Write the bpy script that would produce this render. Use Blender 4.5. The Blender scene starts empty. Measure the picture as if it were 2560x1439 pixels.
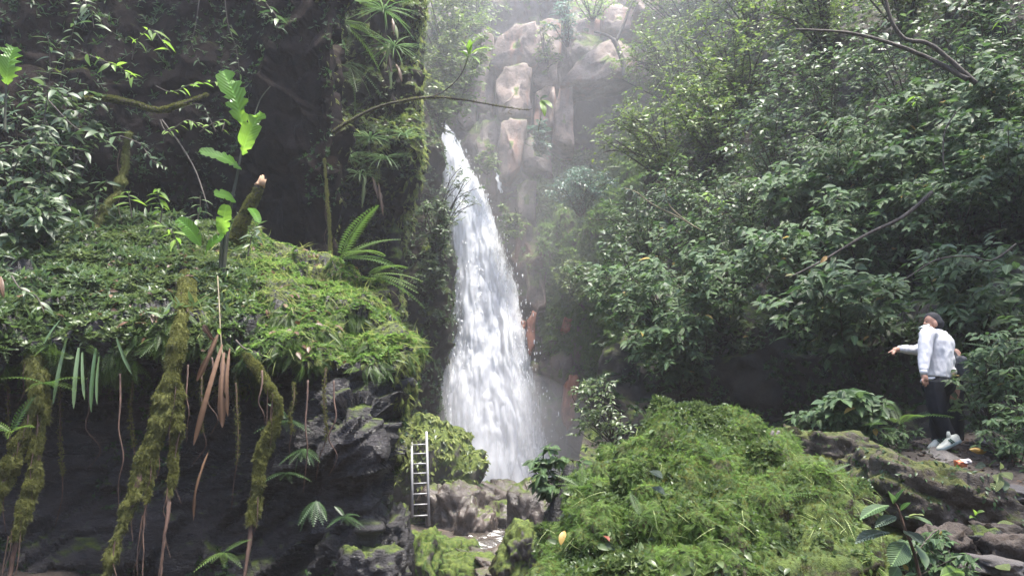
import bpy, bmesh, math, random
import numpy as np
from mathutils import Vector, Matrix

# ------------------------------------------------------------------ camera, sky, sun, exposure
scene = bpy.context.scene
COL = scene.collection
CAM = np.array([0.0, 0.0, 1.6])
PITCH = math.radians(12.0)
HFOV = math.radians(68.0)
FPX = 1280.0 / math.tan(HFOV / 2)

cam_data = bpy.data.cameras.new('camera')
cam_data.sensor_width = 36.0
cam_data.angle = HFOV
cam_data.clip_start = 0.05
cam_data.clip_end = 600.0
cam = bpy.data.objects.new('camera', cam_data)
COL.objects.link(cam)
cam.location = CAM
cam.rotation_euler = (math.pi / 2 + PITCH, 0, 0)
scene.camera = cam

SUN_DIR = Vector((0.16, -0.14, 0.95)).normalized()          # towards the sun
world = bpy.data.worlds.new('World')
scene.world = world
world.use_nodes = True
wn = world.node_tree
for n in list(wn.nodes):
    wn.nodes.remove(n)
sky = wn.nodes.new('ShaderNodeTexSky')
sky.sky_type = 'NISHITA'
sky.sun_disc = False
sky.sun_elevation = math.asin(SUN_DIR.z)
sky.sun_rotation = math.atan2(SUN_DIR.x, SUN_DIR.y)
sky.air_density = 1.0
sky.dust_density = 2.2
sky.ozone_density = 1.0
bg = wn.nodes.new('ShaderNodeBackground')
bg.inputs['Strength'].default_value = 0.15
wo = wn.nodes.new('ShaderNodeOutputWorld')
wn.links.new(sky.outputs[0], bg.inputs[0])
wn.links.new(bg.outputs[0], wo.inputs[0])

sun_data = bpy.data.lights.new('sun', 'SUN')
sun_data.energy = 2.8
sun_data.angle = math.radians(10.0)
sun_data.color = (1.0, 0.96, 0.88)
sun = bpy.data.objects.new('sun', sun_data)
COL.objects.link(sun)
sun.location = (10, 30, 40)
sun.rotation_euler = SUN_DIR.to_track_quat('Z', 'Y').to_euler()

scene.view_settings.view_transform = 'Standard'
scene.view_settings.look = 'None'
scene.view_settings.gamma = 1.0
scene.view_settings.exposure = 2.28
scene.view_settings.use_curve_mapping = False
cy = scene.cycles
cy.max_bounces = 6
cy.diffuse_bounces = 3
cy.glossy_bounces = 2
cy.transmission_bounces = 4
cy.transparent_max_bounces = 12
cy.volume_bounces = 1
cy.use_denoising = True
cy.sample_clamp_indirect = 4.0
cy.caustics_reflective = False
cy.caustics_refractive = False

# ------------------------------------------------------------------ numbers
rng = np.random.default_rng(7)
random.seed(7)

def P(px, py, d):
    """the point of the place that the photograph (2560 x 1439) shows at px, py when it is d metres ahead"""
    u = (px - 1280.0) / FPX
    v = (719.5 - py) / FPX
    c, s = math.cos(PITCH), math.sin(PITCH)
    dy = c - v * s
    dz = s + v * c
    t = d / dy
    return np.array([u * t, d, CAM[2] + dz * t])

def unP(p):
    p = np.atleast_2d(p) - CAM
    c, s = math.cos(PITCH), math.sin(PITCH)
    f = p[:, 1] * c + p[:, 2] * s
    up = -p[:, 1] * s + p[:, 2] * c
    f = np.where(f > 0.2, f, 0.2)
    return np.stack([1280 + FPX * p[:, 0] / f, 719.5 - FPX * up / f, f], 1)

def _hash(ix, iy, iz, seed):
    h = (ix.astype(np.int64) * 374761393 + iy.astype(np.int64) * 668265263 + iz.astype(np.int64) * 1274126177 + seed * 974711) & 0xFFFFFFFF
    h = ((h ^ (h >> 13)) * 1274126177) & 0xFFFFFFFF
    h = ((h ^ (h >> 16)) * 2246822519) & 0xFFFFFFFF
    h = h ^ (h >> 15)
    return (h & 0xFFFFFF) / float(0xFFFFFF)

def vnoise(p, seed=0):
    i = np.floor(p)
    f = p - i
    f = f * f * f * (f * (f * 6 - 15) + 10)
    i = i.astype(np.int64)
    out = 0
    for a in (0, 1):
        for b in (0, 1):
            for c in (0, 1):
                w = (f[:, 0] if a else 1 - f[:, 0]) * (f[:, 1] if b else 1 - f[:, 1]) * (f[:, 2] if c else 1 - f[:, 2])
                out = out + w * _hash(i[:, 0] + a, i[:, 1] + b, i[:, 2] + c, seed)
    return out * 2 - 1

def fbm(p, octaves=4, seed=0, gain=0.5):
    a, s, out = 1.0, 1.0, 0
    for o in range(octaves):
        out = out + a * vnoise(p * s + 17.3 * o, seed + o)
        a *= gain
        s *= 2.03
    return out

def facets(p, seed=0):
    """broken planes: every cell of a jittered lattice gets a plane of its own"""
    i = np.floor(p).astype(np.int64)
    best = np.full(len(p), 1e9)
    val = np.zeros(len(p))
    for a in (-1, 0, 1):
        for b in (-1, 0, 1):
            for c in (-1, 0, 1):
                j = i + np.array([a, b, c])
                q = j + np.stack([_hash(j[:, 0], j[:, 1], j[:, 2], seed + k) for k in range(3)], 1)
                r = p - q
                d = (r * r).sum(1)
                n = np.stack([_hash(j[:, 0], j[:, 1], j[:, 2], seed + 3 + k) for k in range(3)], 1) - 0.5
                v = (r * n).sum(1) * 1.6 + (_hash(j[:, 0], j[:, 1], j[:, 2], seed + 9) - 0.5) * 0.8
                m = d < best
                best = np.where(m, d, best)
                val = np.where(m, v, val)
    return val

def norm(a):
    return a / np.maximum(np.linalg.norm(a, axis=-1, keepdims=True), 1e-9)

# ------------------------------------------------------------------ objects
def tag(o, label=None, cat=None, group=None, kind=None):
    if label: o['label'] = label
    if cat: o['category'] = cat
    if group: o['group'] = group
    if kind: o['kind'] = kind
    return o

def empty(name, loc, parent=None):
    o = bpy.data.objects.new(name, None)
    o.empty_display_size = 0.1
    COL.objects.link(o)
    o.location = [float(x) for x in loc]
    if parent: o.parent = parent
    return o

def mesh_np(name, V, T, smooth=True, attrs=None):
    """V (n,3) and triangles T (m,3) to a mesh; attrs: name -> (n,) floats or (n,3) vectors"""
    V = np.ascontiguousarray(V, np.float32)
    T = np.ascontiguousarray(T, np.int32)
    me = bpy.data.meshes.new(name)
    me.vertices.add(len(V))
    me.vertices.foreach_set('co', V.ravel())
    me.loops.add(T.size)
    me.loops.foreach_set('vertex_index', T.ravel())
    me.polygons.add(len(T))
    me.polygons.foreach_set('loop_start', np.arange(0, T.size, 3, dtype=np.int32))
    if smooth:
        me.polygons.foreach_set('use_smooth', np.ones(len(T), bool))
    for k, a in (attrs or {}).items():
        a = np.ascontiguousarray(a, np.float32)
        if a.ndim == 1:
            me.attributes.new(k, 'FLOAT', 'POINT').data.foreach_set('value', a)
        else:
            me.attributes.new(k, 'FLOAT_VECTOR', 'POINT').data.foreach_set('vector', a.ravel())
    me.update(calc_edges=True)
    return me

def obj(name, me, mat=None, parent=None, loc=None):
    o = bpy.data.objects.new(name, me)
    COL.objects.link(o)
    if mat and not me.materials:
        me.materials.append(mat)
    if parent:
        o.parent = parent
    if loc is not None:
        o.location = [float(x) for x in loc]
    return o

def local(V, origin):
    return V - np.asarray(origin)

class Bag:
    """collects shapes for ONE mesh"""
    def __init__(self):
        self.V, self.T, self.A, self.L, self.n = [], [], [], [], 0
    def add(self, V, T, tint=0.5, luv=None):
        V = np.asarray(V, float)
        self.V.append(V)
        self.T.append(np.asarray(T) + self.n)
        self.A.append(np.full(len(V), tint) if np.isscalar(tint) else tint)
        self.L.append(np.zeros((len(V), 3)) if luv is None else luv)
        self.n += len(V)
    def empty(self):
        return self.n == 0
    def mesh(self, name, origin=(0, 0, 0), smooth=True):
        return mesh_np(name, np.concatenate(self.V) - np.asarray(origin), np.concatenate(self.T), smooth,
                       {'tint': np.concatenate(self.A), 'luv': np.concatenate(self.L)})
    def build(self, name, mat, parent=None, origin=(0, 0, 0), smooth=True):
        """vertices are world points; origin = world place of the parent (or of the object itself)"""
        me = self.mesh(name, origin, smooth)
        return obj(name, me, mat, parent, None if parent else origin)

def grid_tris(nu, nv):
    a = np.arange(nu * nv).reshape(nu, nv)
    q = np.stack([a[:-1, :-1], a[1:, :-1], a[1:, 1:], a[:-1, 1:]], -1).reshape(-1, 4)
    return np.concatenate([q[:, [0, 1, 2]], q[:, [0, 2, 3]]])

def catmull(C, n):
    """resample control rows C (m, ..., 3) to n rows"""
    C = np.asarray(C, float)
    m = len(C)
    x = np.linspace(0, m - 1, n)
    i = np.minimum(x.astype(int), m - 2)
    t = (x - i).reshape((-1,) + (1,) * (C.ndim - 1))
    p0 = C[np.maximum(i - 1, 0)]
    p1 = C[i]
    p2 = C[i + 1]
    p3 = C[np.minimum(i + 2, m - 1)]
    return 0.5 * (2 * p1 + (p2 - p0) * t + (2 * p0 - 5 * p1 + 4 * p2 - p3) * t * t + (3 * p1 - p0 - 3 * p2 + p3) * t ** 3)

def grid_normals(G):
    du = np.gradient(G, axis=0)
    dv = np.gradient(G, axis=1)
    return norm(np.cross(du, dv))

class Patch:
    """a curved piece of rock or soil through a net of control points, roughened"""
    def __init__(self, ctrl, nu, nv, rough, face=None):
        C = np.asarray(ctrl, float)
        G = catmull(C, nu)
        G = np.swapaxes(catmull(np.swapaxes(G, 0, 1), nv), 0, 1)
        N = grid_normals(G)
        f = CAM if face is None else np.asarray(face)
        if ((f - G) * N).sum() < 0:
            N = -N
            self.flip = True
        else:
            self.flip = False
        p = G.reshape(-1, 3)
        d = rough(p) if rough else np.zeros(len(p))
        G = (p + N.reshape(-1, 3) * d[:, None]).reshape(G.shape)
        self.G = G
        N = grid_normals(G)
        self.N = -N if self.flip else N
        self.T = grid_tris(nu, nv)
        if not self.flip:
            self.T = self.T
        else:
            self.T = self.T[:, ::-1]
    def build(self, name, mat, parent=None, origin=(0, 0, 0)):
        me = mesh_np(name, self.G.reshape(-1, 3) - np.asarray(origin), self.T)
        return obj(name, me, mat, parent, None if parent else origin)
    def pick(self, want, keep, tries=14):
        P_, N_, got = [], [], 0
        for _ in range(tries):
            p, n = self.sample(max(want * 2, 4000), keep)
            P_.append(p); N_.append(n); got += len(p)
            if got >= want: break
        return np.concatenate(P_)[:want], np.concatenate(N_)[:want]
    def sample(self, n, keep=None):
        G, N = self.G, self.N
        A = np.linalg.norm(np.cross(G[1:, :-1] - G[:-1, :-1], G[:-1, 1:] - G[:-1, :-1]), axis=-1)
        w = A.ravel() / A.sum()
        c = rng.choice(len(w), n, p=w)
        i, j = np.divmod(c, A.shape[1])
        a, b = rng.random(n)[:, None], rng.random(n)[:, None]
        p = G[i, j] * (1 - a) * (1 - b) + G[i + 1, j] * a * (1 - b) + G[i, j + 1] * (1 - a) * b + G[i + 1, j + 1] * a * b
        nn = N[i, j]
        if keep is not None:
            m = keep(p, nn)
            p, nn = p[m], nn[m]
        return p, nn

def tri_sample(V, T, n, keep=None):
    a, b, c = V[T[:, 0]], V[T[:, 1]], V[T[:, 2]]
    cr = np.cross(b - a, c - a)
    ar = np.linalg.norm(cr, axis=1)
    k = rng.choice(len(T), n, p=ar / ar.sum())
    u, v = rng.random(n), rng.random(n)
    m = u + v > 1
    u = np.where(m, 1 - u, u)[:, None]
    v = np.where(m, 1 - v, v)[:, None]
    p = a[k] + (b[k] - a[k]) * u + (c[k] - a[k]) * v
    nn = norm(cr[k])
    if keep is not None:
        m = keep(p, nn)
        p, nn = p[m], nn[m]
    return p, nn

def inview(p, m=260):
    q = unP(p)
    return (q[:, 0] > -m) & (q[:, 0] < 2560 + m) & (q[:, 1] > -m) & (q[:, 1] < 1439 + m)

# ------------------------------------------------------------------ leaf-like templates: x across, y along, z up
def blade(profile, fold=0.25, droop=0.25, wave=0.0, segs=None):
    """a leaf: profile = [(t, halfwidth)], folded along the midrib, drooping"""
    V, T, L = [(0, 0, 0)], [], [(0, 0, 0)]
    prev = None
    for k, (t, w) in enumerate(profile):
        z = -droop * t * t
        b = len(V)
        wv = wave * (1 if k % 2 else -1)
        V += [(-w, t, z + fold * w + wv), (0, t, z), (w, t, z + fold * w - wv)]
        L += [(-w, t, 0), (0, t, 0), (w, t, 0)]
        if prev is None:
            T += [(0, b + 1, b), (0, b + 2, b + 1)]
        else:
            T += [(prev, prev + 1, b + 1), (prev, b + 1, b), (prev + 1, prev + 2, b + 2), (prev + 1, b + 2, b + 1)]
        prev = b
    b = len(V)
    V.append((0, 1, -droop))
    L.append((0, 1, 0))
    T += [(prev, prev + 1, b), (prev + 1, prev + 2, b)]
    return np.array(V, float), np.array(T), np.array(L, float)

def finer(tp, n=2):
    """hero version: more stations are already in the profile; kept for clarity"""
    return tp

LEAF4 = blade([(0.45, 0.24)], 0.3, 0.15)
LEAF8 = blade([(0.3, 0.24), (0.65, 0.2)], 0.3, 0.25)
LEAF_OVATE = blade([(0.1, 0.13), (0.25, 0.23), (0.42, 0.27), (0.6, 0.24), (0.78, 0.145), (0.92, 0.05)], 0.22, 0.28, 0.006)
LEAF_LANCE = blade([(0.2, 0.09), (0.45, 0.11), (0.72, 0.075)], 0.3, 0.35)
LEAF_LANCE_H = blade([(0.08, 0.05), (0.2, 0.1), (0.36, 0.135), (0.55, 0.13), (0.74, 0.085), (0.9, 0.035)], 0.25, 0.4, 0.004)
STRAP = blade([(0.15, 0.03), (0.35, 0.035), (0.55, 0.035), (0.75, 0.028), (0.9, 0.016)], 0.3, 0.75)
GRASS = blade([(0.35, 0.022), (0.7, 0.016)], 0.2, 0.55)

def arc_strip(n, length, droop):
    y = np.linspace(0, 1, n)
    return y * length, -droop * y * y

def fern_template(pairs=14, w=0.17, droop=0.45, sub=False, lean=0.25):
    """a frond of paired leaflets along an arching midrib"""
    V, T, L = [], [], []
    ys = np.linspace(0.12, 0.97, pairs)
    for y in ys:
        z = -droop * y * y
        ww = w * (math.sin(math.pi * min(1, (y + 0.12) / 1.14)) ** 0.8) + 0.006
        st = 0.85 / pairs * 0.48
        for s in (-1, 1):
            b = len(V)
            V += [(0, y - st, z + 0.004), (s * ww * 0.55, y - st * 0.6 + lean * ww * 0.55, z - 0.12 * ww + 0.01), (s * ww, y + lean * ww, z - 0.28 * ww), (s * ww * 0.45, y + st + lean * ww * 0.5, z - 0.1 * ww)]
            L += [(0, y, 0), (s * .1, y, 0), (s * .2, y, 0), (s * .1, y, 0)]
            T += [(b, b + 1, b + 3), (b + 1, b + 2, b + 3)] if s > 0 else [(b, b + 3, b + 1), (b + 1, b + 3, b + 2)]
    b = len(V)
    for k in range(4):
        y = k / 3.0
        V += [(-0.006, y, -droop * y * y + 0.003), (0.006, y, -droop * y * y + 0.003)]
        L += [(0, y, 0)] * 2
    for k in range(3):
        q = b + 2 * k
        T += [(q, q + 1, q + 3), (q, q + 3, q + 2)]
    return np.array(V, float), np.array(T), np.array(L, float)

FERN = fern_template(13, 0.19, 0.5)
FERN_S = fern_template(7, 0.24, 0.45)
FERN_L = fern_template(22, 0.17, 0.5)

def sprig_template(n, seed, length=1.0, wid=0.12, spread=0.9):
    """a tuft of n blades leaving one point"""
    r = np.random.default_rng(seed)
    V, T, L = [], [], []
    for k in range(n):
        a = 2 * math.pi * (k + r.random() * 0.7) / n
        tl = spread * (0.35 + 0.65 * r.random())
        l = length * (0.6 + 0.4 * r.random())
        d = np.array([math.cos(a) * math.sin(tl), math.sin(a) * math.sin(tl), math.cos(tl)])
        side = np.array([-math.sin(a), math.cos(a), 0])
        b = len(V)
        m = d * l * 0.5 + np.array([0, 0, 0.06 * l])
        V += [np.zeros(3), m + side * wid * 0.5, d * l + np.array([d[0], d[1], -0.5]) * 0.12 * l, m - side * wid * 0.5]
        L += [(0, 0, 0), (.1, .5, 0), (0, 1, 0), (-.1, .5, 0)]
        T += [(b, b + 1, b + 2), (b, b + 2, b + 3)]
    return np.array(V, float), np.array(T), np.array(L, float)

def frames(nrm, fwd):
    """bases with z = nrm and y near fwd"""
    z = norm(nrm)
    y = norm(fwd - (fwd * z).sum(-1, keepdims=True) * z)
    x = np.cross(y, z)
    return np.stack([x, y, z], -1)

def rand_dirs(n):
    return norm(rng.normal(size=(n, 3)))

_gn = {}
class Scatter:
    """uncountable small growth: points that carry a template (geometry nodes), for kind = stuff only"""
    def __init__(self):
        self.tp, self.D = None, []
    def empty(self):
        return not self.D
    def build(self, name, mat, parent=None, origin=(0, 0, 0)):
        pos, eul, scl, tint = [np.concatenate([d[k] for d in self.D]).astype(np.float32) for k in range(4)]
        me = bpy.data.meshes.new(name)
        me.vertices.add(len(pos))
        me.vertices.foreach_set('co', np.ascontiguousarray(pos - np.asarray(origin, np.float32), np.float32).ravel())
        me.attributes.new('rot', 'FLOAT_VECTOR', 'POINT').data.foreach_set('vector', eul.ravel())
        me.attributes.new('scl', 'FLOAT_VECTOR', 'POINT').data.foreach_set('vector', scl.ravel())
        me.attributes.new('tint', 'FLOAT', 'POINT').data.foreach_set('value', tint)
        o = obj(name, me, None, parent, None if parent else origin)
        key = (id(self.tp), mat.name)
        if key not in _gn:
            V, T, L = self.tp
            tm = mesh_np(name + '_piece', V, T, True, {'luv': L})
            tm.materials.append(mat)
            to = bpy.data.objects.new(name + '_piece', tm)          # never linked: only a template
            g = bpy.data.node_groups.new('scatter_' + name, 'GeometryNodeTree')
            g.interface.new_socket('Geometry', in_out='INPUT', socket_type='NodeSocketGeometry')
            g.interface.new_socket('Geometry', in_out='OUTPUT', socket_type='NodeSocketGeometry')
            N = g.nodes.new
            gi, go = N('NodeGroupInput'), N('NodeGroupOutput')
            oi = N('GeometryNodeObjectInfo'); oi.inputs['Object'].default_value = to; oi.inputs['As Instance'].default_value = False
            ip = N('GeometryNodeInstanceOnPoints')
            ra, sa = N('GeometryNodeInputNamedAttribute'), N('GeometryNodeInputNamedAttribute')
            ra.data_type = sa.data_type = 'FLOAT_VECTOR'
            ra.inputs['Name'].default_value, sa.inputs['Name'].default_value = 'rot', 'scl'
            er = N('FunctionNodeEulerToRotation')
            g.links.new(gi.outputs[0], ip.inputs['Points'])
            g.links.new(oi.outputs['Geometry'], ip.inputs['Instance'])
            g.links.new(ra.outputs['Attribute'], er.inputs[0])
            g.links.new(er.outputs[0], ip.inputs['Rotation'])
            g.links.new(sa.outputs['Attribute'], ip.inputs['Scale'])
            g.links.new(ip.outputs[0], go.inputs[0])
            _gn[key] = g
        o.modifiers.new('growth', 'NODES').node_group = _gn[key]
        me.materials.append(mat)
        return o

def instances(bag, tp, pos, B, scale, tint):
    """merge copies of a template: pos (n,3), bases B (n,3,3), scale (n,) or (n,3)"""
    n = len(pos)
    if n == 0:
        return
    if isinstance(bag, Scatter):
        assert bag.tp is None or bag.tp is tp
        bag.tp = tp
        s = np.asarray(scale, float)
        s = np.repeat(s[:, None], 3, 1) if s.ndim == 1 else s
        e = np.stack([np.arctan2(B[:, 2, 1], B[:, 2, 2]), np.arcsin(np.clip(-B[:, 2, 0], -1, 1)), np.arctan2(B[:, 1, 0], B[:, 0, 0])], 1)
        bag.D.append((pos, e, s, np.clip(tint, 0.01, 0.99)))
        return
    V, T, L = tp
    s = np.asarray(scale, float)
    s = s[:, None] if s.ndim == 1 else s
    W = np.einsum('nij,nkj->nki', B, V[None] * s[:, None, :]) + pos[:, None, :]
    TT = (T[None] + (np.arange(n) * len(V))[:, None, None]).reshape(-1, 3)
    bag.add(W.reshape(-1, 3), TT, np.repeat(tint, len(V)), np.tile(L, (n, 1)))

def tube(bag, pts, radii, sides=8, tint=0.5, rough=0.0, seed=0, cap=True):
    pts = np.asarray(pts, float)
    n = len(pts)
    radii = np.broadcast_to(np.asarray(radii, float), (n,)) if np.ndim(radii) == 0 or len(radii) == n else np.interp(np.linspace(0, 1, n), np.linspace(0, 1, len(radii)), radii)
    t = norm(np.gradient(pts, axis=0))
    ref = np.array([0, 0, 1.0]) if abs(t[0][2]) < 0.9 else np.array([1.0, 0, 0])
    x = np.zeros_like(pts)
    v = norm(np.cross(t[0], ref))
    for k in range(n):
        v = norm(v - (v * t[k]).sum() * t[k])
        x[k] = v
    y = np.cross(t, x)
    a = np.linspace(0, 2 * math.pi, sides, endpoint=False)
    ring = np.cos(a)[None, :, None] * x[:, None, :] + np.sin(a)[None, :, None] * y[:, None, :]
    r = radii[:, None, None]
    if rough:
        q = (pts[:, None, :] + ring * r).reshape(-1, 3)
        r = r * (1 + rough * fbm(q / max(radii.mean(), 1e-3) * 0.6, 3, seed).reshape(n, sides, 1))
    V = (pts[:, None, :] + ring * r).reshape(-1, 3)
    idx = np.arange(n * sides).reshape(n, sides)
    nx = np.roll(idx, -1, 1)
    q = np.stack([idx[:-1], nx[:-1], nx[1:], idx[1:]], -1).reshape(-1, 4)
    T = np.concatenate([q[:, [0, 1, 2]], q[:, [0, 2, 3]]])
    if cap:
        V = np.concatenate([V, pts[:1], pts[-1:]])
        c0, c1 = n * sides, n * sides + 1
        T = np.concatenate([T, np.stack([nx[0], idx[0], np.full(sides, c0)], 1), np.stack([idx[-1], nx[-1], np.full(sides, c1)], 1)])
    bag.add(V, T, tint)

def curve(pts, n=24):
    return catmull(np.asarray(pts, float), n)

def box(bag, c, s, R=None, tint=0.5, bevel=0.0):
    c = np.asarray(c, float)
    s = np.asarray(s, float) / 2
    V = np.array([[x, y, z] for x in (-1, 1) for y in (-1, 1) for z in (-1, 1)], float) * s
    if R is not None:
        V = V @ np.asarray(R).T
    q = [(0, 1, 3, 2), (4, 6, 7, 5), (0, 4, 5, 1), (2, 3, 7, 6), (0, 2, 6, 4), (1, 5, 7, 3)]
    T = [t for a, b, cc, d in q for t in ((a, b, cc), (a, cc, d))]
    bag.add(V + c, T, tint)

_ico = {}
def ico(sub):
    if sub not in _ico:
        bm = bmesh.new()
        bmesh.ops.create_icosphere(bm, subdivisions=sub, radius=1)
        _ico[sub] = (np.array([v.co[:] for v in bm.verts]), np.array([[v.index for v in f.verts] for f in bm.faces]))
        bm.free()
    return _ico[sub]

def rock_shape(c, r, seed, sub=5, boxy=0.35, fac=0.28, ffreq=1.3, fine=0.05, rot=0.0, tilt=(0, 0)):
    """an angular boulder: a squared-off ellipsoid broken into planes"""
    V, T = ico(sub)
    V = V.copy()
    p = 2 + boxy * 6
    V = V / (np.abs(V) ** p).sum(1, keepdims=True) ** (1 / p)
    d = facets(V * ffreq + seed * 3.7, seed) * fac + facets(V * ffreq * 3.1 + seed, seed + 40) * fac * 0.3 + fbm(V * 2.2 + seed, 3, seed) * fine * 1.6 + fbm(V * 7 + seed, 3, seed + 5) * fine
    V = V * (1 + d[:, None])
    V = V * np.asarray(r, float)
    R = np.array(Matrix.Rotation(rot, 3, 'Z') @ Matrix.Rotation(tilt[0], 3, 'X') @ Matrix.Rotation(tilt[1], 3, 'Y'))
    return V @ R.T + np.asarray(c, float), T

# ------------------------------------------------------------------ materials
class NT:
    def __init__(self, name):
        self.m = bpy.data.materials.new(name)
        self.m.use_nodes = True
        self.t = self.m.node_tree
        for n in list(self.t.nodes):
            self.t.nodes.remove(n)
        self.out = self.t.nodes.new('ShaderNodeOutputMaterial')
    def n(self, kind, ins=None, **kw):
        x = self.t.nodes.new('ShaderNode' + kind)
        for k, v in kw.items():
            setattr(x, k, v)
        for k, v in (ins or {}).items():
            s = x.inputs[k]
            if hasattr(v, 'is_output') or isinstance(v, bpy.types.NodeSocket):
                self.t.links.new(v, s)
            else:
                s.default_value = v
        return x
    def noise(self, vec, scale, detail=4, rough=0.55, dist=0.0):
        return self.n('TexNoise', {'Vector': vec, 'Scale': scale, 'Detail': detail, 'Roughness': rough, 'Distortion': dist}).outputs[0]
    def ramp(self, fac, a, b, smooth=True):
        r = self.n('MapRange', {'Value': fac, 'From Min': a, 'From Max': b}, interpolation_type='SMOOTHSTEP' if smooth else 'LINEAR')
        return r.outputs[0]
    def mix(self, f, a, b):
        x = self.n('Mix', data_type='RGBA')
        for s, v in ((x.inputs[0], f), (x.inputs[6], a), (x.inputs[7], b)):
            if isinstance(v, bpy.types.NodeSocket):
                self.t.links.new(v, s)
            else:
                s.default_value = v if not isinstance(v, tuple) else (v + (1,))[:4]
        return x.outputs[2]
    def math(self, op, a, b=0.0):
        return self.n('Math', {0: a, 1: b}, operation=op).outputs[0]
    def bump(self, h, strength, dist, normal=None):
        i = {'Height': h, 'Strength': strength, 'Distance': dist}
        if normal: i['Normal'] = normal
        return self.n('Bump', i).outputs[0]
    def done(self, sh):
        self.t.links.new(sh, self.out.inputs[0])
        return self.m

def rock_mat(name, dark, light, moss=0.5, moss_lo=0.25, moss_hi=0.7, mossA=(0.035, 0.055, 0.010), mossB=(0.10, 0.13, 0.022), scale=1.0,
             rough=(0.3, 0.7), stain=None, strata=0.0, bump=0.6, spec=0.45, mossn=2.4):
    k = NT(name)
    pos = k.n('NewGeometry')
    vec = pos.outputs['Position']
    if strata:
        vec = k.n('Mapping', {'Vector': vec, 'Rotation': (0.5, 0.25, 0), 'Scale': (0.6, 0.6, strata)}).outputs[0]
    a = k.noise(vec, 0.9 * scale, 8, 0.62, 0.3)
    b = k.noise(vec, 6.0 * scale, 8, 0.68)
    c = k.noise(pos.outputs['Position'], 34.0 * scale, 5, 0.6)
    col = k.mix(k.ramp(a, 0.32, 0.7), dark, light)
    col = k.mix(k.math('MULTIPLY', k.ramp(b, 0.5, 0.72), 0.7), col, tuple(x * 0.35 for x in dark))
    lt = tuple(min(0.6, 1.7 * x + 0.01) for x in light)
    col = k.mix(k.math('MULTIPLY', k.ramp(c, 0.58, 0.75), 0.35), col, lt)
    if stain:
        sv = k.n('Mapping', {'Vector': pos.outputs['Position'], 'Scale': (1.3, 1.3, 0.16)}).outputs[0]
        s = k.noise(sv, 1.6 * scale, 5, 0.6)
        col = k.mix(k.math('MULTIPLY', k.ramp(s, 0.52, 0.66), 0.8), col, stain)
    rv = k.n('MapRange', {'Value': k.noise(vec, 2.6 * scale, 4), 'From Min': 0.35, 'From Max': 0.65, 'To Min': rough[0], 'To Max': rough[1]}).outputs[0]
    h = k.math('ADD', k.math('MULTIPLY', b, 1.0), k.math('MULTIPLY', c, 0.25))
    nrm = k.bump(h, bump, 0.06 / scale)
    if moss > 0:
        z = k.n('SeparateXYZ', {0: pos.outputs['Normal']}).outputs[2]
        mn = k.noise(pos.outputs['Position'], 1.7 * scale, 7, 0.65)
        f = k.math('ADD', z, k.math('MULTIPLY', k.math('SUBTRACT', mn, 0.5), mossn))
        f = k.ramp(k.math('ADD', f, moss - 0.5), moss_lo, moss_hi)
        mcol = k.mix(k.ramp(k.noise(pos.outputs['Position'], 9 * scale, 6, 0.7), 0.35, 0.65), mossA, mossB)
        col = k.mix(f, col, mcol)
        rv = k.n('Mix', {0: f, 2: rv, 3: 0.95}).outputs[0]
        mh = k.noise(pos.outputs['Position'], 60 * scale, 4, 0.7)
        nrm = k.bump(k.math('MULTIPLY', mh, f), 0.8, 0.02 / scale, nrm)
    s = k.n('BsdfPrincipled', {'Base Color': col, 'Roughness': rv, 'Normal': nrm, 'Specular IOR Level': spec})
    return k.done(s.outputs[0])

def leaf_mat(name, a, b, trans=0.35, rough=0.4, spec=0.5, tcol=None, veins=0.0, dry=None):
    k = NT(name)
    tint = k.n('Attribute', attribute_name='tint').outputs['Fac']
    orand = k.n('ObjectInfo').outputs['Random']
    t = k.math('FRACT', k.math('ADD', tint, k.math('MULTIPLY', orand, 0.999)))
    it = k.n('Attribute', attribute_name='tint', attribute_type='INSTANCER').outputs['Fac']
    t = k.n('Mix', {0: k.math('GREATER_THAN', it, 0.001), 2: t, 3: it}).outputs[0]
    col = k.mix(t, a, b)
    t2 = k.math('FRACT', k.math('MULTIPLY', t, 7.31))
    col = k.mix(k.math('MULTIPLY', t2, 0.45), col, tuple(0.45 * x for x in a))
    if dry:
        col = k.mix(k.ramp(k.math('FRACT', k.math('MULTIPLY', t, 31.7)), 0.994, 0.996), col, dry)
    luv = k.n('Attribute', attribute_name='luv').outputs['Vector']
    sx = k.n('SeparateXYZ', {0: luv})
    ax = k.math('ABSOLUTE', sx.outputs[0])
    ins = {'Roughness': rough, 'Specular IOR Level': spec}
    if veins:
        rib = k.ramp(ax, 0.028, 0.006)
        col = k.mix(k.math('MULTIPLY', rib, 0.5), col, tuple(min(1, 2.2 * x + 0.03) for x in b))
        w = k.math('SINE', k.math('MULTIPLY', k.math('SUBTRACT', sx.outputs[1], k.math('MULTIPLY', ax, 0.9)), 75.0))
        ins['Normal'] = k.bump(w, veins, 0.012)
    ins['Base Color'] = col
    pr = k.n('BsdfPrincipled', ins)
    tc = k.mix(t, tcol or tuple(1.7 * x for x in a), tuple(1.6 * x for x in b) if tcol is None else tuple(1.15 * x for x in tcol))
    tl = k.n('BsdfTranslucent', {'Color': tc})
    return k.done(k.n('MixShader', {0: trans, 1: pr.outputs[0], 2: tl.outputs[0]}).outputs[0])

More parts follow.
